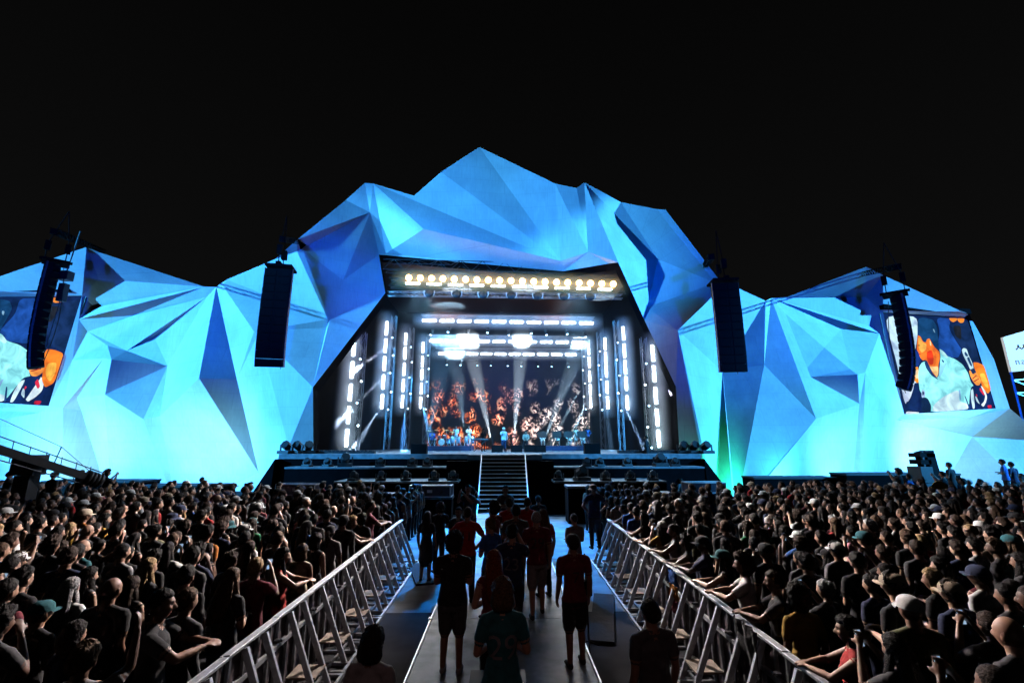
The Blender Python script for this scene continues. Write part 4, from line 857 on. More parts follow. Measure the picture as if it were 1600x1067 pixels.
def cloth(n): return mat('cloth_'+n.replace(' ', '_'), CL[n], .9, 0, .2, 16, bump=.4)
BODY = {}
def body(key):
    if key not in BODY: BODY[key] = make_body(**dict(key))
    return BODY[key]
def K(**k): return tuple(sorted(k.items()))
HAIR = {}
def hair(style, seed):
    k = (style, seed)
    if k not in HAIR: v, f = hair_mesh(style, seed); HAIR[k] = mesh_of('hair', v, f, 1)
    return HAIR[k]
HAT = {}
def hat(kind):
    if kind not in HAT: v, f = hat_mesh(kind); HAT[kind] = mesh_of(kind, v, f, 1)
    return HAT[kind]
def setm(o, ms):
    for i, m in enumerate(ms):
        o.material_slots[i].link = 'OBJECT'; o.material_slots[i].material = m
def person(loc, rz, key, label, skin=1, topc='black', botc='navy', hstyle='short', hcol='black', hseed=0, hatk=None, hatc='white', s=1.0, group=None, shoec='black', beltc=None, zs=1.0):
    o = bpy.data.objects.new('person', body(key)); COL.objects.link(o)
    o.location = loc; o.rotation_euler = (0, 0, rz); o.scale = (s, s, s*zs)
    setm(o, [skins[skin], cloth(topc), cloth(botc), cloth(shoec), eyed, lips])
    if hstyle:
        h = bpy.data.objects.new('hair', hair(hstyle, hseed)); COL.objects.link(h); h.parent = o; setm(h, [hairs[hcol]])
    if hatk:
        h = bpy.data.objects.new({'cap': 'cap', 'bucket': 'bucket_hat', 'sun': 'brimmed_hat'}[hatk], hat(hatk)); COL.objects.link(h); h.parent = o; setm(h, [cloth(hatc)])
    tag(o, label, 'person', group); return o

# ------------------------------------------------------------ crowd barriers
def make_barrier():
    W_ = 1.13; root = empty('crowd_barrier', (0, 0, 0))   # local x along the rail, crowd on +y side, braces towards -y
    b = MB(); b.box((0, -.03, 1.16), (W_, .05, 1.20)); b.box((0, .055, 1.13), (W_, .085, 1.19)); b.build('top_rail', alu, root, bevel=.008)
    b = MB(); b.box((0, -.028, .80), (W_, .02, .86)); b.build('middle_rail', alu, root)
    b = MB(); b.box((.012, .022, .03), (W_-.012, .034, 1.155)); b.build('panel', mat('stained_panel', (.17, .13, .14), .5, .3, .5, 3), root)
    b = MB()
    for x in (.02, .32, .62, .92): b.box((x, -.02, .03), (x+.04, .018, 1.158))
    b.build('uprights', steel, root)
    for x in (.30, .74):
        b = MB(); b.beam((x, -.032, 1.155), (x, -.50, .05), .075, .045, up=(1, 0, 0)); b.build('brace', alu, root)
    b = MB(); b.box((.34, -.44, .30), (.80-.06, -.04, .325)); b.build('step_plate', ply, root)
    b = MB()
    for x in (.02, .30, .74, W_-.06): b.box((x, -.55, .0), (x+.05, .8, .045))
    b.box((0, -.60, .002), (W_, -.555, .05)); b.box((0, -.30, .01), (W_, -.26, .043))
    b.build('base_frame', steel, root)
    # wing bolt
    b = MB(); b.box((W_-.10, -.10, .93), (W_-.04, -.03, .96)); b.tube((W_-.07, -.12, .945), (W_-.07, -.02, .945), .012); b.build('latch', darksteel, root)
    return root
bp_ = make_barrier(); fst = True
for sx, side in ((-1, 'left'), (1, 'right')):
    for k in range(10):
        o = bp_ if fst else copy_tree(bp_); fst = False
        y = 3.35+1.155*k
        if sx < 0: o.location = (-2.98-.012*k, y, 0); o.rotation_euler = (0, 0, PI/2)          # local +y -> world -x
        else: o.location = (3.12+.012*k, y+1.13, 0); o.rotation_euler = (0, 0, -PI/2)
        tag(o, 'metal crowd barrier with slanted braces, %s from the camera along the %s crowd' % (ordn(k), side), 'barrier', 'crowd barriers along both sides of the aisle')

# ------------------------------------------------------------ people of the aisle
def shirt_print(o, text, size, z, matn, x=0, dy=.006):
    cu = bpy.data.curves.new('t', 'FONT'); cu.body = text; cu.size = size; cu.align_x = 'CENTER'; cu.extrude = 0; cu.resolution_u = 3
    t = bpy.data.objects.new('t', cu); COL.objects.link(t); dg = bpy.context.evaluated_depsgraph_get(); me = bpy.data.meshes.new_from_object(t.evaluated_get(dg))
    bpy.data.objects.remove(t)
    bm = bmesh.new(); bm.from_mesh(me)
    bmesh.ops.subdivide_edges(bm, edges=[e for e in bm.edges if e.calc_length() > .02], cuts=2)
    bvh = BVHTree.FromPolygons([v.co for v in o.data.vertices], [tuple(p.vertices) for p in o.data.polygons])
    for v in bm.verts:
        px, pz = -(-v.co.x)*-1+x, z+v.co.y     # seen from behind (-y side) x runs the same way
        hit = bvh.ray_cast(Vector((v.co.x+x, -1, pz)), Vector((0, 1, 0)))
        v.co = Vector((v.co.x+x, (hit[0].y if hit[0] else -.12)-dy, pz))
    bm.to_mesh(me); bm.free(); me.materials.clear(); me.materials.append(matn)
    p = bpy.data.objects.new('shirt_lettering', me); COL.objects.link(p); p.parent = o; return p
def foot(px, py_head, zhead, h=1.75, gz=0):
    w = at_z(px, py_head, zhead); return Vector((w.x, w.y, gz))
prn = mat('print_grey', (.16, .16, .18), .6, 0, .1); prd = mat('print_dark', (.02, .01, .015), .6, 0, .1)
CW = .5
C0 = dict(group=None)
def cen(px, py, gz, rz, key, label, h=1.0, **k):
    w = at_z(px, py, gz+1.745*h); return person((w.x, w.y, gz), rz, key, label, s=h, **k)
P_ = K
big = cen(710, 836, CW, rad(-4), P_(pose='front', bottom='shorts', heavy=1.18, vox=.0085), 'large person in black T-shirt and dark shorts with pale shoes, standing left on the walkway', topc='black', botc='dark grey', hstyle='curly', hseed=3, shoec='grey', skin=2, h=.975)
w29 = cen(785, 908, CW, rad(6), P_(pose='front', female=True, bottom='shorts', vox=.0085), 'woman in teal jersey numbered 29, closest to the camera on the walkway', topc='teal', botc='black', hstyle='bob', hseed=2, hcol='brown', skin=1, h=.96)
shirt_print(w29, '29', .30, 1.10, prn)
cen(772, 863, CW, rad(3), P_(pose='front', female=True, top='tank', bottom='trousers'), 'woman with long orange-red hair in dark red top on the walkway', topc='burgundy', botc='black', hstyle='long', hcol='red', hseed=1, skin=0, h=.95)
a = cen(800, 821, CW, rad(-6), P_(pose='phone', bottom='trousers'), 'person in navy jersey numbered 23, behind the red haired woman', topc='navy', botc='black', hstyle='short', hseed=1, h=.97)
shirt_print(a, '23', .26, 1.10, prn)
a = cen(838, 800, CW, rad(4), P_(pose='relaxed', bottom='shorts', stride=.16, vox=.0085), 'man in red vest numbered 29 and grey shorts walking on the walkway', topc='burgundy', botc='grey', hstyle='buzz', hcol='grey', skin=1, hseed=0, h=.99)
shirt_print(a, '29', .26, 1.14, prd)
a = cen(895, 837, CW, rad(8), P_(pose='relaxed', bottom='shorts', stride=.06, vox=.0085), 'person in crimson vest and dark shorts standing at the right edge of the walkway', topc='burgundy', botc='black', hstyle='short', hcol='black', hseed=2, skin=2, h=.95, hatk='cap', hatc='black')
shirt_print(a, '7', .22, 1.12, prd)
vest2 = a
a = cen(731, 793, CW, rad(-8), P_(pose='hips', bottom='trousers'), 'person in red vest numbered 11 with hands on hips, left rear of the walkway', topc='red', botc='black', hstyle='buzz', hseed=0, skin=2, h=.98)
shirt_print(a, '11', .24, 1.14, prd)
cen(767, 811, CW, rad(40), P_(pose='front', female=True, bottom='trousers'), 'blue-lit woman turned sideways in the middle of the walkway', topc='blue', botc='black', hstyle='bun', hcol='brown', hseed=1, h=.93)  # blue light on her is put into the colour of the top
cen(668, 800, .02, rad(-12), P_(pose='relaxed', female=True, top='dress', bottom='skirt'), 'woman with long dark hair in black dress beside the left barrier', topc='black', botc='black', hstyle='long', hseed=2, skin=2, h=.96)
cen(806, 790, CW, rad(0), P_(pose='crossed', bottom='trousers', heavy=1.12), 'broad person in dark shirt seen from behind at the far end of the walkway', topc='dark grey', botc='black', hstyle='short', hseed=3, skin=2, h=1.0)
cen(796, 779, CW, rad(10), P_(pose='front', bottom='trousers'), 'person in red shirt among the group at the foot of the stairs', topc='red', botc='black', hstyle='short', hseed=2, skin=1, h=.98)
cen(824, 778, CW, rad(-16), P_(pose='crossed', bottom='trousers'), 'person in red vest right of the broad man near the stairs', topc='red', botc='black', hstyle='buzz', hseed=0, skin=3, h=.98)
cen(772, 786, CW, rad(50), P_(pose='mouth', bottom='trousers'), 'person in dark red top looking right near the stairs', topc='burgundy', botc='black', hstyle='curly', hseed=1, skin=2, h=.97)
cen(849, 797, CW, rad(20), P_(pose='relaxed', female=True, bottom='trousers'), 'woman with straight brown hair and red top near the right of the stairs', topc='red', botc='black', hstyle='long', hcol='brown', hseed=3, skin=1, h=.93)
cen(841, 775, .02, rad(0), P_(pose='relaxed', bottom='trousers'), 'person in black standing beside the right foot of the staircase', topc='black', botc='black', hstyle='short', hseed=0, skin=2)
sitter = cen(790, 759, .5, rad(178), P_(pose='crossed', bottom='trousers'), 'guard in grey shirt facing the audience at the foot of the staircase', topc='dark grey', botc='black', hstyle='short', hseed=1, skin=2, h=.98)
cen(732, 758, .5, rad(150), P_(pose='phone', bottom='trousers'), 'photographer in black raising a camera left of the staircase', topc='black', botc='black', hstyle='short', hseed=2, skin=1)
cen(737, 764, .25, rad(-20), P_(pose='phone', bottom='trousers'), 'person in striped grey top left of the staircase', topc='grey', botc='black', hstyle='curly', hseed=2, skin=1)
cen(717, 793, .1, rad(160), P_(pose='front', bottom='trousers'), 'crew member in black facing the camera left of the staircase', topc='black', botc='black', hstyle='short', hseed=1, skin=2)
cen(688, 787, .1, rad(30), P_(pose='front', bottom='trousers'), 'dark crew member near the left barrier end', topc='black', botc='black', hstyle='curly', hseed=1, skin=2)
cen(897, 803, .02, rad(30), P_(pose='front', bottom='trousers', stride=.05), 'person in pale top holding a pole beside the right barrier end', topc='grey', botc='black', hstyle='buzz', hseed=0, skin=1)
cen(927, 757, .55, rad(10), P_(pose='hips', bottom='trousers', heavy=1.1), 'burly crew member with a bucket hat at the far end of the right barrier', topc='navy', botc='black', hstyle='short', hseed=0, skin=2, hatk='bucket', hatc='black')
cen(583, 984, 0, rad(-10), P_(pose='relaxed', female=True, bottom='trousers'), 'person in pale shirt with big dark hair at the bottom left of the aisle', topc='grey', botc='black', hstyle='bob', hseed=1, skin=3)
cen(1016, 940, 0, rad(14), P_(pose='relaxed', bottom='trousers', heavy=1.1, vox=.0085), 'security guard in grey shirt standing between the walkway and the right barrier', topc='dark grey', botc='black', hstyle='short', hseed=2, skin=2, h=1.02)
# crew in front of the front and on the stage edge
crew = [((542, 752), 24.0, 'crew member in pale shirt before the left stage tier', 'grey', 'short', None), ((1064, 748), 26.5, 'crew member with headphones at the right foot of the stage', 'dark grey', 'short', None),
        ((168, 735), 19.5, 'silhouetted operator beside the camera crane', 'black', 'curly', None), ((128, 735), 19.5, 'silhouetted crane operator crouching at the crane tail', 'black', 'short', None),
        ((85, 738), 18.5, 'silhouetted person in a wide cap left of the camera crane', 'black', 'short', 'cap'), ((16, 737), 18.5, 'silhouetted person at the far left below the crane arm', 'black', 'short', None),
        ((316, 746), 23.0, 'person standing above the left crowd before the blue facade', 'black', 'short', None), ((337, 757), 23.0, 'second person above the left crowd, right of the taller one', 'black', 'short', None),
        ((1403, 733), 20.5, 'silhouetted person with curly hair left of the tilted speaker stack', 'black', 'curly', None), ((1420, 741), 20.5, 'silhouetted person in blue light left of the speaker stack', 'blue', 'short', None),
        ((1482, 723), 20.5, 'silhouetted person with folded arms right of the speaker stack', 'black', 'short', None), ((1472, 737), 20.0, 'silhouetted short person at the right side of the speaker stack', 'black', 'short', None),
        ((1565, 718), 21.0, 'person in blue shirt standing at the far right above the crowd', 'blue', 'short', None), ((1579, 722), 21.5, 'second person at the far right above the crowd', 'navy', 'short', None)]
plat = {}
for i, ((px, py), Y, lab, c, hs, ht) in enumerate(crew):
    w = at_y(px, py, Y); gz = w.z-1.745
    person((w.x, w.y, gz), rad((-25 if px < 800 else 25)+(i*37 % 30)-15), P_(pose=['crossed', 'front', 'phone'][i % 3], bottom='trousers'), lab, topc=c, botc='black', hstyle=hs, hseed=i % 4, skin=2, hatk=ht, hatc='black')
    plat[i] = (w.x, w.y, gz)
# the risers they stand on
def riser(x0, x1, y0, y1, z, label, top=black):
    o = empty('riser', ((x0+x1)/2, (y0+y1)/2, 0)); cx, cy_ = o.location.x, o.location.y
    b = MB(); b.box((x0-cx, y0-cy_, z-.10), (x1-cx, y1-cy_, z)); b.build('top_deck', top, o)
    b = MB(); b.box((x0-cx+.03, y0-cy_+.03, 0), (x1-cx-.03, y1-cy_-.03, z-.104)); b.build('black_skirt', blackcloth, o)
    tag(o, label, 'riser', 'low black risers at the foot of the facade'); return o
def pr(i): return plat[i]
x, y, z = plat[0]; riser(x-1.0, x+.8, y-.5, y+.9, z, 'small riser under the crew member in pale shirt')
x, y, z = plat[1]; riser(x-.9, x+.9, y-.5, y+.8, z, 'small riser at the right foot of the stage')
x, y, z = plat[2]; riser(plat[3][0]-.9, x+.7, y-.6, y+.8, min(z, plat[3][2]), 'riser under the camera crane operators')
x, y, z = plat[6]; riser(x-.6, x+.45, y-.6, y+.8, z, 'narrow riser under the taller person above the left crowd')
x, y, z = plat[7]; riser(x-.2, x+.8, y-.6, y+.8, z, 'narrow riser under the shorter person above the left crowd')
for i in (4, 5, 8, 9, 10, 11, 12, 13):
    x, y, z = plat[i]; riser(x-.35, x+.35, y-.35, y+.35, z, 'box platform under the %s' % crew[i][2].replace('silhouetted ', 'dark '))
riser(-24.5, -19.2, 25.6, 27, 1.55, 'long low black riser before the left wing'); riser(-19.1, -14.9, 25.0, 26.6, 1.35, 'low black riser between the left wing and the stage')
riser(14.2, 19.0, 26.6, 28, 1.62, 'low black riser right of the stage'); riser(19.1, 25.6, 26.0, 27.4, 1.85, 'long low black riser before the right wing')
# table-like platforms near the tiers
for (px0, px1, py, z, lab) in ((580, 636, 771, 1.35, 'pale topped platform left of the staircase'), (552, 578, 771, 1.38, 'small pale topped platform left of the tiers'), (944, 982, 770, 1.38, 'pale topped platform right of the staircase'), (1008, 1050, 769, 1.40, 'pale topped platform before the right tiers'), (884, 926, 758, 1.6, 'pale topped stand beside the man in the hat')):
    a, b_ = at_z(px0, py, z), at_z(px1, py, z); riser(a.x, b_.x, a.y-.5, a.y+.6, z, lab, deckm)
# flight cases
def flight_case(loc, rz, label, w=1.95, d=.8, h=.52):
    o = empty('flight_case', loc, rz)
    b = MB(); b.box((-w/2, -d/2, .02), (w/2, d/2, h-.02)); b.build('body', mat('case_laminate', (.03, .035, .06), .4, 0, .3), o)
    b = MB(); e = .03
    for x in (-w/2, w/2):
        for y in (-d/2, d/2): b.beam((x, y, 0), (x, y, h), e*1.6, e*1.6)
    for z in (.015, h-.015):
        for y in (-d/2, d/2): b.beam((-w/2-.02, y, z), (w/2+.02, y, z), e*1.5, e*1.5)
        for x in (-w/2, w/2): b.beam((x, -d/2-.02, z), (x, d/2+.02, z), e*1.5, e*1.5)
    b.build('edge_trim', alu, o)
    for x in (-w*.0,):
        b = MB(); b.box((x-.12, -d/2-.02, h*.38), (x+.12, -d/2-.003, h*.62)); b.box((x-.07, -d/2-.045, h*.45), (x+.07, -d/2-.022, h*.55)); b.build('latch', alu, o)
    b = MB()
    for k in (-1, 1): b.box((k*w*.3-.06, -d/2-.016, h*.35), (k*w*.3+.06, -d/2-.002, h*.65))
    b.build('handle', darksteel, o)
    tag(o, label, 'flight case', 'metal edged flight cases before the stage'); return o
for (px, py, Y, rz, lab) in ((467, 772.5, 23.6, rad(-6), 'long flight case at the left end of the stage front'), (674, 775, 23.0, rad(-4), 'flight case left of the staircase'), (1100, 769, 24.4, rad(5), 'long flight case at the right end of the stage front')):
    w = at_y(px, py, Y); flight_case(w, rz, lab); riser(w.x-1.05, w.x+1.05, w.y-.45, w.y+.45, w.z-.004, 'dark support under the %s' % lab.replace('long ', ''))

# ------------------------------------------------------------ stage edge equipment
def wedge(loc, rz, label, w=.62, d=.5, h=.42, nm='stage_monitor'):
    o = empty(nm, loc, rz); b = MB()
    b.add([(-w/2,-d/2,0),(w/2,-d/2,0),(w/2,d/2,0),(-w/2,d/2,0),(-w/2,-d/2+.12,h),(w/2,-d/2+.12,h),(w/2,d/2-.22,h),(-w/2,d/2-.22,h)], [(3,2,1,0),(4,5,6,7),(0,1,5,4),(1,2,6,5),(2,3,7,6),(3,0,4,7)])
    b.build('cabinet', pam, o, bevel=.02)
    b = MB(); b.add([(-w/2+.05,d/2-.01,.05),(w/2-.05,d/2-.01,.05),(w/2-.05,d/2-.205,h-.03),(-w/2+.05,d/2-.205,h-.03),(-w/2+.05,d/2+.012,.06),(w/2-.05,d/2+.012,.06),(w/2-.05,d/2-.183,h-.03),(-w/2+.05,d/2-.183,h-.03)], [(3,2,1,0),(4,5,6,7),(0,1,5,4),(1,2,6,5),(2,3,7,6),(3,0,4,7)]); b.build('grille', grille, o)
    tag(o, label, 'monitor speaker', 'stage monitors'); return o
wedge(at_y(655, 713, 28.5), 0, 'tall dark monitor box at the left front edge of the deck', .95, .7, .75); wedge(at_y(925, 712, 28.5), 0, 'tall dark monitor box at the right front edge of the deck', .95, .7, .75)
for i, (px, lab) in enumerate(((777, 'left of the singer'), (807, 'right of the singer'), (828, 'right of the singer, farther out'), (844, 'at the right of the front group'))):
    w = at_y(px, 706, 33.5); wedge((w.x, 33.5, 2.88), PI, 'black floor monitor %s' % lab, .8, .6, .5)
def tier_light(loc, i, label, big=False):
    o = empty('floor_light', loc, rad((i*41 % 50)-25)); s = 1.5 if big else 1
    b = MB(); b.box((-.26*s, -.2*s, 0), (.26*s, .2*s, .12*s)); b.build('base', black, o, bevel=.01)
    b = MB(); b.box((-.28*s, -.04, .1*s), (-.23*s, .04, .36*s)); b.box((.23*s, -.04, .1*s), (.28*s, .04, .36*s)); b.box((-.275*s, -.035, .105*s), (.275*s, .035, .13*s)); b.build('yoke', darksteel, o)
    b = MB(); b.lathe((0, 0, .32*s), [(.12*s, -.22*s), (.16*s, -.20*s), (.17*s, .12*s), (.15*s, .14*s)], 8, 0, (.1, -.9, .45)); b.build('lamp_head', mat('dull_black_metal', (.02, .02, .024), .45, .3), o)
    tag(o, label, 'floor light', 'floor lights on the stage tiers'); return o
i = 0
for z, Y, row, xs in ((1.6, 24.7, 'lower', ((553,0),(595,0),(634,0),(678,0),(708,0),(873,0),(909,1),(946,0),(985,0),(1020,0))), (2.2, 27.0, 'upper', ((480,0),(512,0),(539,1),(594,0),(644,0),(668,0),(917,0),(937,0),(980,0),(1032,1),(1055,0)))):
    for j, (px, bg_) in enumerate(xs):
        w = at_y(px, 745 if row == 'lower' else 727, Y); tier_light((w.x, Y, z), i, 'small floor light on the %s stage tier, %s from the left' % (row, ordn(j)), bg_); i += 1
for s, px0 in ((-1, 415), (1, 1135)):
    for k in range(3):
        w = at_y(px0-s*(k*15+30), 720, 28.5); tier_light((w.x, 28.5+k*.25, 2.884), i, 'large floor light at the %s end of the stage front, %s from outside' % ('left' if s < 0 else 'right', ordn(k)), True); i += 1

# ------------------------------------------------------------ band
FB = 2.884
r1 = empty('band_riser', (0, 0, 0)); a, b_ = at_y(650, 700, 41), at_y(737, 700, 41)
q = MB(); q.box((a.x, 40.4, FB), (b_.x, 44.5, 3.30)); q.build('platform', mat('riser_blue', (.03, .05, .12), .4), r1); tag(r1, 'blue lit drum riser at the left of the stage', 'riser')
r2 = empty('band_riser', (0, 0, 0)); a, b_ = at_y(851, 700, 41), at_y(931, 700, 41)
q = MB(); q.box((a.x, 40.4, FB), (b_.x, 44.5, 3.30)); q.build('platform', mat('riser_blue', (.03, .05, .12), .4), r2); tag(r2, 'blue lit riser of the seated players at the right of the stage', 'riser')
bs = dict(vox=.02)
def bandp(px, Y, z, rz, pose, label, **k):
    w = at_y(px, 690, Y); return person((w.x, Y, z), rz, P_(pose=pose, bottom='trousers', vox=.016, top=k.pop('top', 'long')), label, **k)
bandp(787, 34.2, FB, rad(200), 'mic', 'singer in pale blue shirt standing at centre stage with a microphone', topc='white', botc='navy', hstyle='short', hseed=1, skin=2, hatk='cap', hatc='white')
bandp(712, 42.4, 3.3, rad(170), 'front', 'percussionist in white shirt behind the drums, left one', topc='white', botc='white', hstyle='short', hseed=2, skin=2)
bandp(732, 42.6, 3.3, rad(190), 'front', 'percussionist in white shirt behind the congas, right one', topc='white', botc='white', hstyle='short', hseed=3, skin=2)
bandp(675, 42.6, 2.95, rad(180), 'front', 'drummer behind the drum kit at far left of the stage', topc='blue', botc='black', hstyle='short', hseed=0, skin=2)
for k, px in enumerate((848, 871, 889, 910)):
    bandp(px, 42.6, 2.86, rad(180), 'sit', 'seated musician in white behind a music stand, %s from the left' % ordn(k), topc='white', botc='white', hstyle='short', hseed=k, skin=2)
    w = at_y(px, 690, 41.8); o = empty('stool', (w.x, 42.6, 3.3)); b = MB(); b.lathe((0, 0, .40), [(.17, 0), (.18, .05), (.16, .08)], 12); b.build('seat', black, o)
    for j in range(4): t = MB(); t.tube((.1*math.cos(j*PI/2), .1*math.sin(j*PI/2), .40), (.2*math.cos(j*PI/2), .2*math.sin(j*PI/2), 0), .014); t.build('leg', darksteel, o)
    tag(o, 'stool of the %s seated musician in white' % ordn(k), 'stool', 'stools of the seated musicians')
    o = empty('music_stand', (w.x-.1, 41.3, 3.3)); b = MB(); b.add([(-.42,0,.72),(.42,0,.72),(.42,.14,1.28),(-.42,.14,1.28),(-.42,.02,.71),(.42,.02,.71),(.42,.16,1.27),(-.42,.16,1.27)], [(0,1,2,3),(7,6,5,4),(0,4,5,1),(1,5,6,2),(2,6,7,3),(3,7,4,0)]); b.build('desk', black, o)
    b = MB(); b.tube((0, .1, .1), (0, .1, .9), .015)
    for j in range(3): b.tube((0, .1, .15), (.25*math.cos(j*2.1), .1+.25*math.sin(j*2.1), 0), .012)
    b.build('pole', darksteel, o); tag(o, 'black music stand before the %s seated musician' % ordn(k), 'music stand', 'music stands on the right riser')
bandp(900, 43.6, 3.3, rad(180), 'front', 'standing singer in long pale dress between the seated players', topc='white', botc='white', top='dress', hstyle='long', hseed=0, skin=1)
bandp(919, 43.8, 3.3, rad(200), 'hips', 'standing musician at the far right of the riser', topc='blue', botc='navy', hstyle='curly', hseed=2, skin=2)
bandp(822, 37.5, 2.75, rad(170), 'sit', 'seated guitarist in cream shirt right of the singer', topc='beige', botc='black', hstyle='curly', hseed=0, skin=2)
w = at_y(822, 690, 37.4); o = empty('stool', (w.x, 37.5, FB)); b = MB(); b.box((-.2, -.2, .62), (.2, .2, .70)); b.build('seat', black, o)
for jx in (-1, 1):
    for jy in (-1, 1): t = MB(); t.tube((jx*.15, jy*.15, .62), (jx*.19, jy*.19, 0), .015); t.build('leg', darksteel, o)
tag(o, 'high stool of the guitarist in cream', 'stool')
bandp(755, 38.0, FB, rad(215), 'front', 'keyboard player in dark clothes left of the singer', topc='black', botc='black', hstyle='curly', hseed=3, skin=2)
w = at_y(750, 690, 37.2); o = empty('keyboard', (w.x, 37.2, FB), rad(15)); b = MB(); b.box((-.7, -.18, .86), (.7, .18, .97)); b.build('case', black, o); b = MB(); b.box((-.64, -.0, .972), (.64, .15, .985)); b.build('keys', mat('ivory', (.75, .75, .72), .4), o)
b = MB()
for s in (-1, 1): b.beam((s*.5, 0, .86), (-s*.5, 0, 0), .04, .04, up=(0, 1, 0))
b.build('stand', darksteel, o); tag(o, 'stage keyboard on a crossed stand left of the singer', 'keyboard')
w = at_y(907, 698, 30.2); bandp(1010, 29.0, 2.2, rad(60), 'front', 'dark stagehand at the right end of the deck', topc='black', botc='black', hstyle='short', hseed=1, skin=2)
# drums
o = empty('drum_kit', (at_y(690, 690, 41.4).x, 41.5, 3.3)); ch = mat('drum_shell', (.35, .4, .5), .25, .5); sk = mat('drum_skin', (.7, .72, .75), .5)
def drum(x, y, z, r, h, ax=(0, 0, 1), nm='drum'):
    b = MB(); b.lathe((x, y, z), [(r, -h/2), (r*1.03, -h/2+.02), (r*1.0, -h/2+.03), (r, h/2-.03), (r*1.03, h/2-.02), (r, h/2)], 18, 0, ax); d = b.build(nm, ch, o, True)
    b = MB(); A = Vector(ax).normalized(); b.lathe(Vector((x, y, z))+A*(h/2), [(r*.96, .003), (r*.9, .008)], 18, 0, ax); b.build('skin', sk, d)
drum(0, 0, .32, .30, .42, (0, -1, .02), 'bass_drum'); drum(-.25, .05, .78, .15, .22, (-.1, -.3, 1)); drum(.22, .05, .80, .16, .24, (.1, -.3, 1)); drum(.6, .1, .42, .21, .4); drum(-.62, .1, .55, .18, .16, nm='snare_drum')
for (x, y, z, r) in ((-.85, .0, .95, .2), (-.45, -.1, 1.35, .24), (.4, -.1, 1.35, .24), (.9, .05, 1.2, .27), (-1.2, .1, 1.3, .22)):
    b = MB(); b.lathe((x, y, z), [(r, 0), (r*.3, .02), (.03, .05)], 18, 0, (.1, -.25, 1)); c = b.build('cymbal', mat('brass', (.7, .55, .25), .3, .9), o, True)
    b = MB(); b.tube((x, y, z), (x, y, .3), .012); b.tube((x, y, .35), (x-.2, y+.15, 0), .012); b.tube((x, y, .35), (x+.2, y+.15, 0), .012); b.build('stand', alu, c)
tag(o, 'drum kit with several cymbals on the left riser', 'drum kit')
for i, px in enumerate((706, 716, 728, 738)):
    w = at_y(px, 690, 41.4); o = empty('conga_drum', (w.x, 41.5+.1*(i % 2), 3.3)); b = MB(); b.lathe((0, 0, .45), [(.13, -.28), (.17, -.1), (.175, .15), (.15, .35)], 14); b.build('shell', ch, o, True)
    b = MB(); b.lathe((0, 0, .80), [(.148, 0), (.14, .015)], 14); b.build('skin', sk, o)
    b = MB()
    for j in range(3): b.tube((.14*math.cos(j*2.1), .14*math.sin(j*2.1), .4), (.25*math.cos(j*2.1), .25*math.sin(j*2.1), 0), .012)
    b.build('stand', alu, o); tag(o, 'conga drum, %s from the left beside the drum kit' % ordn(i), 'conga drum', 'conga drums on the left riser')
for i, (px, Y, h) in enumerate(((770, 35.5, 1.5), (801, 35.0, 1.2), (816, 36.5, 1.0), (663, 31.5, 1.6), (594, 33, 1.9))):
    w = at_y(px, 700, Y); o = empty('microphone_stand', (w.x, Y, FB)); b = MB(); b.lathe((0, 0, 0), [(.16, 0), (.15, .03), (.02, .05)], 14); b.tube((0, 0, .04), (0, 0, h*.75), .013); b.build('pole', darksteel, o)
    b = MB(); b.tube((0, 0, h*.75), (.25, .1, h), .01); b.tube((.25, .1, h), (.31, .12, h+.05), .022); b.build('boom_arm', darksteel, o)
    tag(o, 'thin microphone stand %s' % ('just left of the singer', 'just right of the singer', 'before the guitarist', 'at the left riser corner', 'alone in the dark left of the riser')[i], 'microphone stand', 'microphone stands')

# tripod rod beside the man in the crimson vest
w = at_z(921, 1012, .5); o = empty('monopod', (w.x, w.y, .5)); b = MB(); b.tube((0, 0, .06), (-.03, 0, 1.30), .014); b.build('pole', darksteel, o)
b = MB(); b.box((-.09, -.06, .72), (.06, .06, .92)); b.build('pouch', blackcloth, o)
b = MB()
for j in range(3): b.tube((0, 0, .10), (.17*math.cos(j*2.1+.4), .17*math.sin(j*2.1+.4), .01), .01)
b.build('foot', darksteel, o); tag(o, 'thin dark monopod standing beside the person in the crimson vest', 'monopod')
# dark case in front of the woman 29
w = at_z(778, 1012, 1.35); o = empty('equipment_case', (w.x, w.y-.25, .5)); b = MB(); b.box((-.26, -.2, 0), (.26, .2, .62)); b.build('body', black, o, bevel=.02)
b = MB(); b.box((-.28, -.22, .60), (.28, .22, .66)); b.build('lid', black, o); tag(o, 'black box right behind the woman in jersey 29', 'case')
# cable ramp lying between walkway and barrier
for i, (x, y0, y1, sx) in enumerate(((1.75, 9.0, 11.6, 1), (-1.95, 12.5, 14.5, -1))):
    b = MB(); b.beam((x, y0, .03), (x+sx*.6, y1, .03), .45, .05); tag(b.build('cable_ramp', mat('dark_rubber', (.012, .012, .012), .95, 0, .5, 8, bump=.5)), 'flat dark cable ramp lying %s of the walkway' % ('right' if sx > 0 else 'left'), 'cable ramp')

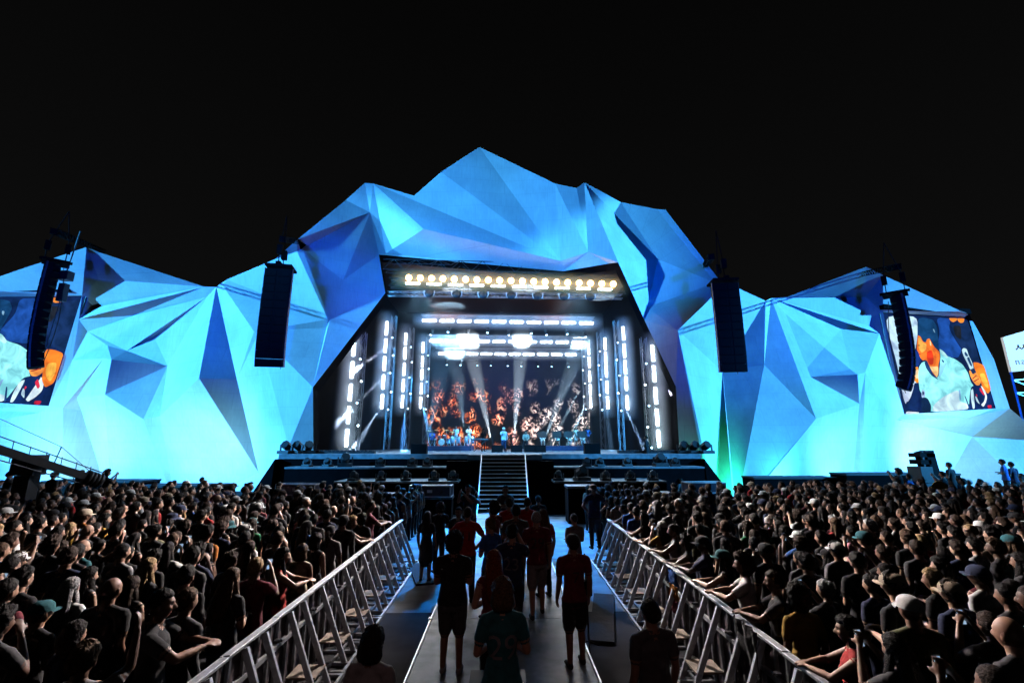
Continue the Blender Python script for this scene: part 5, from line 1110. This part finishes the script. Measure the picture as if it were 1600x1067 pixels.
# cloths hanging over the right barrier and a yellow fan held up in the crowd
def cloth_sheet(name, x, y0, y1, ztop, zbot, mats_, label, split=None):
    o = empty(name, (x, (y0+y1)/2, 0)); n, k = 10, 12
    def sheet(za, zb, m_, nm):
        vs = []; fs = []
        for off in (0, .012):
            for i in range(k+1):
                for j in range(n+1):
                    z = za+(zb-za)*i/k; yy = (y0-y1)/2+(y1-y0)*j/n*(1-.12*(ztop-z)); vs.append((-.055-off-.03*math.sin(j*1.7+i*.35)-.02*noise.noise(Vector((j*.4, i*.3, x))), yy, z))
        N_ = (k+1)*(n+1)
        for i in range(k):
            for j in range(n):
                a_ = i*(n+1)+j; fs += [(a_, a_+1, a_+n+2, a_+n+1), (N_+a_, N_+a_+n+1, N_+a_+n+2, N_+a_+1)]
        for i in range(k):
            for j in (0, n): a_ = i*(n+1)+j; fs.append((a_, a_+n+1, N_+a_+n+1, N_+a_))
        mesh = MB(); mesh.add(vs, fs); mesh.build(nm, m_, o, True)
    zs = [ztop]+[ztop+(zbot-ztop)*(q+1)/len(mats_) for q in range(len(mats_))]
    for q, m_ in enumerate(mats_): sheet(zs[q], zs[q+1], m_, 'fabric_band' if len(mats_) > 1 else 'fabric')
    tag(o, label, 'cloth'); return o
wv = at_z(1052, 892, 1.22)
cloth_sheet('hanging_flag', 3.10, wv.y-.22, wv.y+.18, 1.24, .55, [cloth('blue'), cloth('orange'), cloth('burgundy')], 'small blue and orange flag hanging over the right barrier')
wv = at_z(1168, 975, 1.22)
cloth_sheet('hanging_jacket', 3.10, wv.y-.35, wv.y+.25, 1.25, .45, [cloth('dark grey')], 'dark jacket draped over the right barrier near the camera')
fp = at_y(1466, 768, 16.5); person((fp.x, fp.y, 0), rad(-5), P_(pose='raised', bottom='trousers'), 'person holding up a yellow folding fan in the right crowd', topc='black', botc='black', hstyle='short', hseed=1, skin=1, s=1.0)
fh = Vector((fp.x, fp.y, 0))+Matrix.Rotation(rad(-5), 3, 'Z') @ Vector((.26, .25, 1.86)); o = empty('hand_fan', fh); b = MB(); vs = [(0, 0, 0), (0, .012, 0)]; fs = []
for i in range(13):
    an_ = rad(-75+i*12.5); r_ = .30; yy = .015 if i % 2 else -.015
    vs += [(math.sin(an_)*r_, yy, math.cos(an_)*r_), (math.sin(an_)*r_, yy+.01, math.cos(an_)*r_)]
for i in range(12): a_ = 2+i*2; fs += [(0, a_, a_+2), (1, a_+3, a_+1), (a_, a_+1, a_+3, a_+2)]
b.add(vs, fs); b.build('leaf', mat('yellow_paper', (.72, .48, .06), .7), o); b = MB(); b.tube((0, .005, .02), (0, .005, -.10), .012); b.build('handle', black, o); tag(o, 'yellow folding fan held above the heads of the right crowd', 'fan')
# ------------------------------------------------------------ camera crane at the left
base = at_y(44, 745, 17.5); ea = at_y(-40, 690, 15.5); eb = at_y(160, 753, 19.0)
o = empty('camera_crane', (base.x, base.y, 0)); B0 = Vector(o.location); hub = at_y(46, 726, 17.3)-B0
b = MB(); b.beam(ea-B0, eb-B0, .22, .26); b.build('arm', black, o)
b = MB()
d = (eb-ea).normalized(); up = Vector((0, 0, 1))
for k in range(2): b.tube(ea-B0+up*(.42-.75*k), eb-B0+up*(.42-.75*k)*.8, .022)
for k in range(9): p = (ea-B0).lerp(eb-B0, k/8); b.tube(p+up*.42, p-up*.33, .015, 4)
b.build('arm_tubes', darksteel, o)
b = MB(); b.box(hub+Vector((-.42, -.25, -.35)), hub+Vector((.42, .25, .35))); b.box(hub+Vector((-.25, -.2, -1.2)), hub+Vector((.3, .2, -.36))); b.build('pivot_head', black, o)
b = MB(); b.tube(hub+Vector((0, 0, -1.1)), (hub.x, hub.y, 0), .12, 8)
for j in range(3): b.tube((hub.x, hub.y, .9), (hub.x+1.0*math.cos(j*2.1), hub.y+1.0*math.sin(j*2.1), .02), .05)
b.build('pedestal', darksteel, o)
mt = at_y(96, 698, 17.9)-B0; b = MB(); b.tube(at_y(83, 727, 17.9)-B0, mt, .02); b.tube(mt, ea-B0+up*1.0, .010, 4); b.tube(mt, eb-B0, .010, 4); b.build('stay_cable', black, o)
b = MB(); e_ = eb-B0
for k in range(4): b.lathe(e_-d*(.15+.14*k), [(.26, -.05), (.27, 0), (.26, .05)], 16, 0, d)
b.build('counterweight', black, o, True); tag(o, 'long black camera crane slanting down at the left above the crowd', 'camera crane')
# leaning speaker stack at the right
w = at_y(1452, 748, 21.5); o = empty('speaker_stack', (w.x, w.y, 0)); T0 = w.z
b = MB(); b.box((-.95, -.45, T0-.15), (-.1, .45, T0+.55)); b.build('amplifier_rack', black, o, bevel=.02)
M_ = Matrix.Translation((.18, 0, T0-.1)) @ Matrix.Rotation(rad(-9), 4, 'Y')
b = MB(); b.box((-.28, -.4, 0), (.28, .4, 1.35), 0, M_); b.build('tall_cabinet', pam, o)
b = MB(); b.box((-.75, -.4, T0+.66), (-.05, .4, T0+.86)); b.build('middle_cabinet', pam, o); b = MB(); b.box((-.72, -.4, T0+.98), (.3, .4, T0+1.16)); b.build('top_cabinet', pam, o)
b = MB(); b.box((-1.05, -.55, 0), (.6, .55, T0-.155)); b.build('base_box', black, o)
for k in range(3): b = MB(); b.box((-.6, -.41, T0+.555+.105*k*3.0), (-.5, -.35, T0+.66+.105*k*3.0)); b.build('spacer', darksteel, o)
o.scale = (.68, .8, 1); tag(o, 'tilted black stack of speaker boxes rising above the right crowd', 'speaker stack')
# sign tower at the right edge
cs = [at_y(p[0], p[1], 43.0) for p in ((1567.5, 527), (1632, 508), (1581, 581), (1645, 574))]
cen_ = sum(cs, Vector())/4; o = empty('sign_tower', (cen_.x, cen_.y, 0)); O_ = Vector(o.location)
b = MB(); v = [c-O_ for c in cs]; dn = Vector((0, .25, 0)); v2 = [p+dn for p in v]
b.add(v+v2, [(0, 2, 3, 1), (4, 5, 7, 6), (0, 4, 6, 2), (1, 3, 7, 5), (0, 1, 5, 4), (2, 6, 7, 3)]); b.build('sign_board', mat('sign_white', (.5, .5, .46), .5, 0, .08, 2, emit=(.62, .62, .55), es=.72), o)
def put_text(txt, size, u, v_):
    cu = bpy.data.curves.new('t', 'FONT'); cu.body = txt; cu.size = size; cu.extrude = .012; cu.offset = -.012; cu.space_character = 1.25
    t = bpy.data.objects.new('t', cu); COL.objects.link(t); me = bpy.data.meshes.new_from_object(t.evaluated_get(bpy.context.evaluated_depsgraph_get())); bpy.data.objects.remove(t)
    me.materials.clear(); me.materials.append(prd); q = bpy.data.objects.new('lettering', me); COL.objects.link(q); q.parent = o
    X_ = (v[3]-v[2]).normalized(); Z_ = (v[0]-v[2]).normalized(); Y_ = X_.cross(Z_).normalized()
    m_ = Matrix((X_, Z_, -Y_)).transposed().to_4x4()
    m_.translation = v[2]+X_*u+Z_*v_-Vector((0, .03, 0)); q.matrix_local = m_
put_text('natura', .95, .55, .65)
X_ = (v[3]-v[2]).normalized(); Z_ = (v[0]-v[2]).normalized()
b = MB(); prev = None
for k in range(60):
    t = k/59; aa = t*PI*2.6
    q = v[2]+(X_*(.62+1.0*t+.10*math.sin(aa*2))+Z_*(1.35+.28*abs(math.sin(aa))))*1.55+Vector((0, -.05, 0))
    if prev is not None: b.tube(prev, q, .045, 5)
    prev = q
b.build('emblem', prd, o)
b = MB()
for i_ in (2, 3):
    b.beam((v[i_].x, .1, 0), (v[i_].x, .1, v[i_].z), .16, .16)
for zz in (.30, .55, .8, .92):
    b.beam((v[2].x, .1, v[2].z*zz), (v[3].x, .1, v[3].z*zz), .12, .12); b.beam((v[2].x, .1, v[2].z*zz), (v[3].x, .1, v[2].z*(zz-.15)), .09, .09)
b.build('support_frame', steel, o); tag(o, 'white sign board on a steel frame at the right edge, partly cut off', 'sign')

# ------------------------------------------------------------ the audience
rnd = random.Random(11)
keysM = [K(pose='relaxed', bottom='trousers'), K(pose='front', bottom='trousers'), K(pose='crossed', bottom='trousers'), K(pose='relaxed', bottom='trousers', beard=True), K(pose='front', bottom='trousers', beard=True, heavy=1.12), K(pose='phone', bottom='trousers'), K(pose='mouth', bottom='trousers'), K(pose='relaxed', bottom='trousers', top='long')]
keysF = [K(pose='relaxed', female=True, bottom='trousers', top='tank'), K(pose='front', female=True, bottom='trousers', top='tee'), K(pose='crossed', female=True, bottom='trousers', top='tank'), K(pose='relaxed', female=True, bottom='trousers', top='tee'), K(pose='phone', female=True, bottom='trousers', top='tee')]
keyR = [K(pose='raised', bottom='trousers'), K(pose='raised', female=True, bottom='trousers', top='tank')]
keyL = [K(pose='lean', bottom='trousers'), K(pose='lean', female=True, bottom='trousers', top='tank')]
SHC = ['black']*20+['dark grey']*7+['navy']*4+['white']*3+['grey']*4+['beige', 'olive', 'red', 'orange', 'mustard', 'blue', 'green', 'pink', 'teal', 'burgundy', 'burgundy']
HCC = ['black']*18+['dark brown']*6+['brown']*2+['blond']+['grey']
camdir = lambda x, y: abs(x) < 1.20*y+.6
spots_ = []
def anchor_left(x, y): return x < -3.62
DX, DY = .66, .70
for side in (-1, 1):
    for r in range(36):
        for c in range(60):
            y = 2.35+r*DY+rnd.uniform(-.13, .13); x = 3.62+c*DX+rnd.uniform(-.13, .13)+(r % 2)*.28
            if c == 0: x = 3.55+rnd.uniform(-.03, .05)
            ymax = 20.2+.10*(x-4)+rnd.uniform(-.5, .5)
            if x > 17: ymax += .12*(x-17)
            if y > ymax or not camdir(x, y): continue
            if x > 13.0 and False: continue
            bad = False
            for k_, (qx, qy, qz) in plat.items():
                if (side*x-qx)**2+(y-qy)**2 < .7: bad = True
            if abs(side*x-base.x) < .8 and abs(y-base.y) < .8: bad = True
            if bad or (y < 2.6 and x < 4.2): continue
            spots_.append((math.hypot(x, y), side, r, c, x*side, y))
if True:
    # beyond the barrier ends the crowd closes in a little towards the middle
    pass
spots_.sort(key=lambda t: t[0])
already = sum(1 for o in bpy.data.objects if o.name.split('.')[0] == 'person')
NIND = 300-already
def attrs(side, r, c):
    rr = random.Random(side*7919+r*131+c*17+5); fem = rr.random() < .45
    d = dict(fem=fem, skin=rr.choices((0, 1, 2, 3), (3, 5, 4, 2))[0], top=rr.choice(SHC), hc=rr.choice(HCC), seed=rr.randrange(4), s=rr.gauss(1.0 if fem else 1.055, .03), heavy=0, u=rr.random(), v=rr.random(), rz=rr.gauss(0, 9))
    d['hs'] = rr.choice(['long', 'long', 'pony', 'bun', 'bob', 'long', 'curly']) if fem else rr.choice(['short', 'short', 'short', 'curly', 'side', 'short', 'side', 'buzz', 'short', 'side', 'curly', 'bald'])
    d['hat'] = None if d['u'] > .17 else ('cap' if d['u'] > .025 else ('bucket' if d['u'] > .01 else 'sun'))
    d['hatc'] = rr.choice(['white', 'black', 'beige', 'navy', 'teal', 'black', 'white'])
    if d['hat'] and d['hs'] in ('bun', 'curly'): d['hs'] = 'short'
    return d
scrm = emat('phone_screen', (.35, .5, .7), .9)
def phone(po, lab):
    o = empty('smartphone', po.location+Matrix.Rotation(po.rotation_euler.z, 3, 'Z') @ Vector((.015, .385, 1.60))*po.scale.x, po.rotation_euler.z); o.rotation_euler.x = rad(-12)
    b = MB(); b.box((-.036, -.004, -.075), (.036, .005, .075)); b.build('body', black, o, bevel=.003)
    b = MB(); b.box((-.032, -.0065, -.069), (.032, -.0045, .069)); b.build('screen', scrm, o)
    w_ = lab.split(', '); tag(o, 'smartphone held up by the %s, %s, %s' % (w_[0], w_[-2], w_[-1]), 'phone', 'smartphones held up by the audience')
for (dist, side, r, c, x, y) in spots_[:NIND]:
    d = attrs(side, r, c)
    tgt = Vector((-.5 if abs(x) < 14 else side*10, 34, 0)); rz = math.atan2(tgt.y-y, tgt.x-x)-PI/2+rad(d['rz'])
    if c == 0 and d['v'] < .6: key = keyL[1 if d['fem'] else 0]; rz = rad(-62*-side if False else (-55 if side < 0 else 55))+rad(d['rz'])
    elif d['v'] > .972: key = keyR[1 if d['fem'] else 0]
    else: key = (keysF if d['fem'] else keysM)[int(d['v']*97) % (5 if d['fem'] else 8)]
    kd_ = dict(key); hs = d['hs']
    hdesc = {'long': 'long %s hair' % d['hc'], 'pony': '%s ponytail' % d['hc'], 'bun': '%s hair bun' % d['hc'], 'bob': '%s bob' % d['hc'], 'curly': 'curly %s hair' % d['hc'], 'short': 'short %s hair' % d['hc'], 'side': 'wavy %s hair' % d['hc'], 'buzz': 'cropped hair', 'bald': 'bald head'}[hs]
    if d['hat']: hdesc = '%s %s' % (d['hatc'], {'cap': 'cap', 'bucket': 'bucket hat', 'sun': 'brimmed hat'}[d['hat']])
    lab = '%s in %s, %s, %s crowd, %s row up, %s out' % ('woman' if d['fem'] else 'man', d['top'], hdesc, 'left' if side < 0 else 'right', ordn(min(r, 23)), ordn(min(c, 23)))
    po = person((x, y, 0), rz, key, lab, skin=d['skin'], topc=d['top'], botc=['black', 'navy', 'dark grey'][int(d['u']*30) % 3], hstyle=None if hs == 'bald' else hs, hcol=d['hc'], hseed=d['seed'], hatk=d['hat'], hatc=d['hatc'], s=d['s'], group='concert goers standing in the audience')
    if kd_['pose'] == 'phone': phone(po, lab)
# the farther audience reads as one mass
lows = []
for fem in (False, True):
    for pose in ('relaxed', 'front', 'raised'):
        me = make_body(pose=pose, female=fem, bottom='trousers', top='tank' if fem else 'tee', vox=.045, fine=False)
        co = np.empty(len(me.vertices)*3, 'f'); me.vertices.foreach_get('co', co); co = co.reshape(-1, 3)
        fs = [tuple(p.vertices) for p in me.polygons]; ml = [p.material_index for p in me.polygons]
        lows.append((co, fs, ml))
lh = []
for st_ in ('short', 'long', 'curly', 'bun'):
    v_, f_ = hair_mesh(st_, 1, .42); lh.append((np.array([tuple(q) for q in v_]), f_))
lhat = hat_mesh('cap'); lhat = (np.array([tuple(q) for q in lhat[0]]), lhat[1])
cl_list = ['black', 'dark grey', 'navy', 'white', 'grey', 'beige', 'red', 'mustard', 'blue', 'pink', 'olive', 'burgundy']
hair_list = ['black', 'dark brown', 'brown', 'blond', 'grey']
cm = skins+[cloth(n_) for n_ in cl_list]+[hairs[h] for h in hair_list]
AV, AF, AM = [], [], []; nvt = 0
for (dist, side, r, c, x, y) in spots_[NIND:]:
    d = attrs(side, r, c); rr = random.Random(r*31+c*7+side); tgt = Vector((-.5 if abs(x) < 14 else side*10, 34, 0)); rz = math.atan2(tgt.y-y, tgt.x-x)-PI/2+rad(d['rz'])
    pi = (3 if d['fem'] else 0)+(2 if d['v'] > .94 else int(d['v']*10) % 2); co, fs, ml = lows[pi]
    ca, sa = math.cos(rz), math.sin(rz); s = d['s']
    def place(c_): return np.stack([(c_[:, 0]*ca-c_[:, 1]*sa)*s+x, (c_[:, 0]*sa+c_[:, 1]*ca)*s+y, c_[:, 2]*s], 1)
    ti = 4+(cl_list.index(d['top']) if d['top'] in cl_list else 0)
    mp_ = {0: d['skin'], 1: ti, 2: 4, 3: 4, 4: 16, 5: d['skin']}
    AV.append(place(co)); AF += [tuple(i+nvt for i in f) for f in fs]; AM += [mp_[m_] for m_ in ml]; nvt += len(co)
    hk = {'short': 0, 'side': 0, 'buzz': 0, 'long': 1, 'bob': 1, 'pony': 3, 'bun': 3, 'curly': 2, 'bald': None}[d['hs']]
    if hk is not None:
        hv, hf = lh[hk]; AV.append(place(hv)); AF += [tuple(i+nvt for i in f) for f in hf]; AM += [16+hair_list.index(d['hc'])]*len(hf); nvt += len(hv)
    if d['hat']:
        hv, hf = lhat; AV.append(place(hv)); AF += [tuple(i+nvt for i in f) for f in hf]; AM += [4+(cl_list.index(d['hatc']) if d['hatc'] in cl_list else 3)]*len(hf); nvt += len(hv)
if AV:
    me = bpy.data.meshes.new('audience'); me.from_pydata(np.concatenate(AV).tolist(), [], AF)
    for m_ in cm: me.materials.append(m_)
    me.polygons.foreach_set('material_index', AM); me.polygons.foreach_set('use_smooth', [True]*len(AF)); me.update()
    o = bpy.data.objects.new('crowd', me); COL.objects.link(o)
    tag(o, 'far part of the standing audience filling both sides up to the stage', 'crowd', kind='stuff')
print('spots', len(spots_), 'individual', NIND, 'already', already)
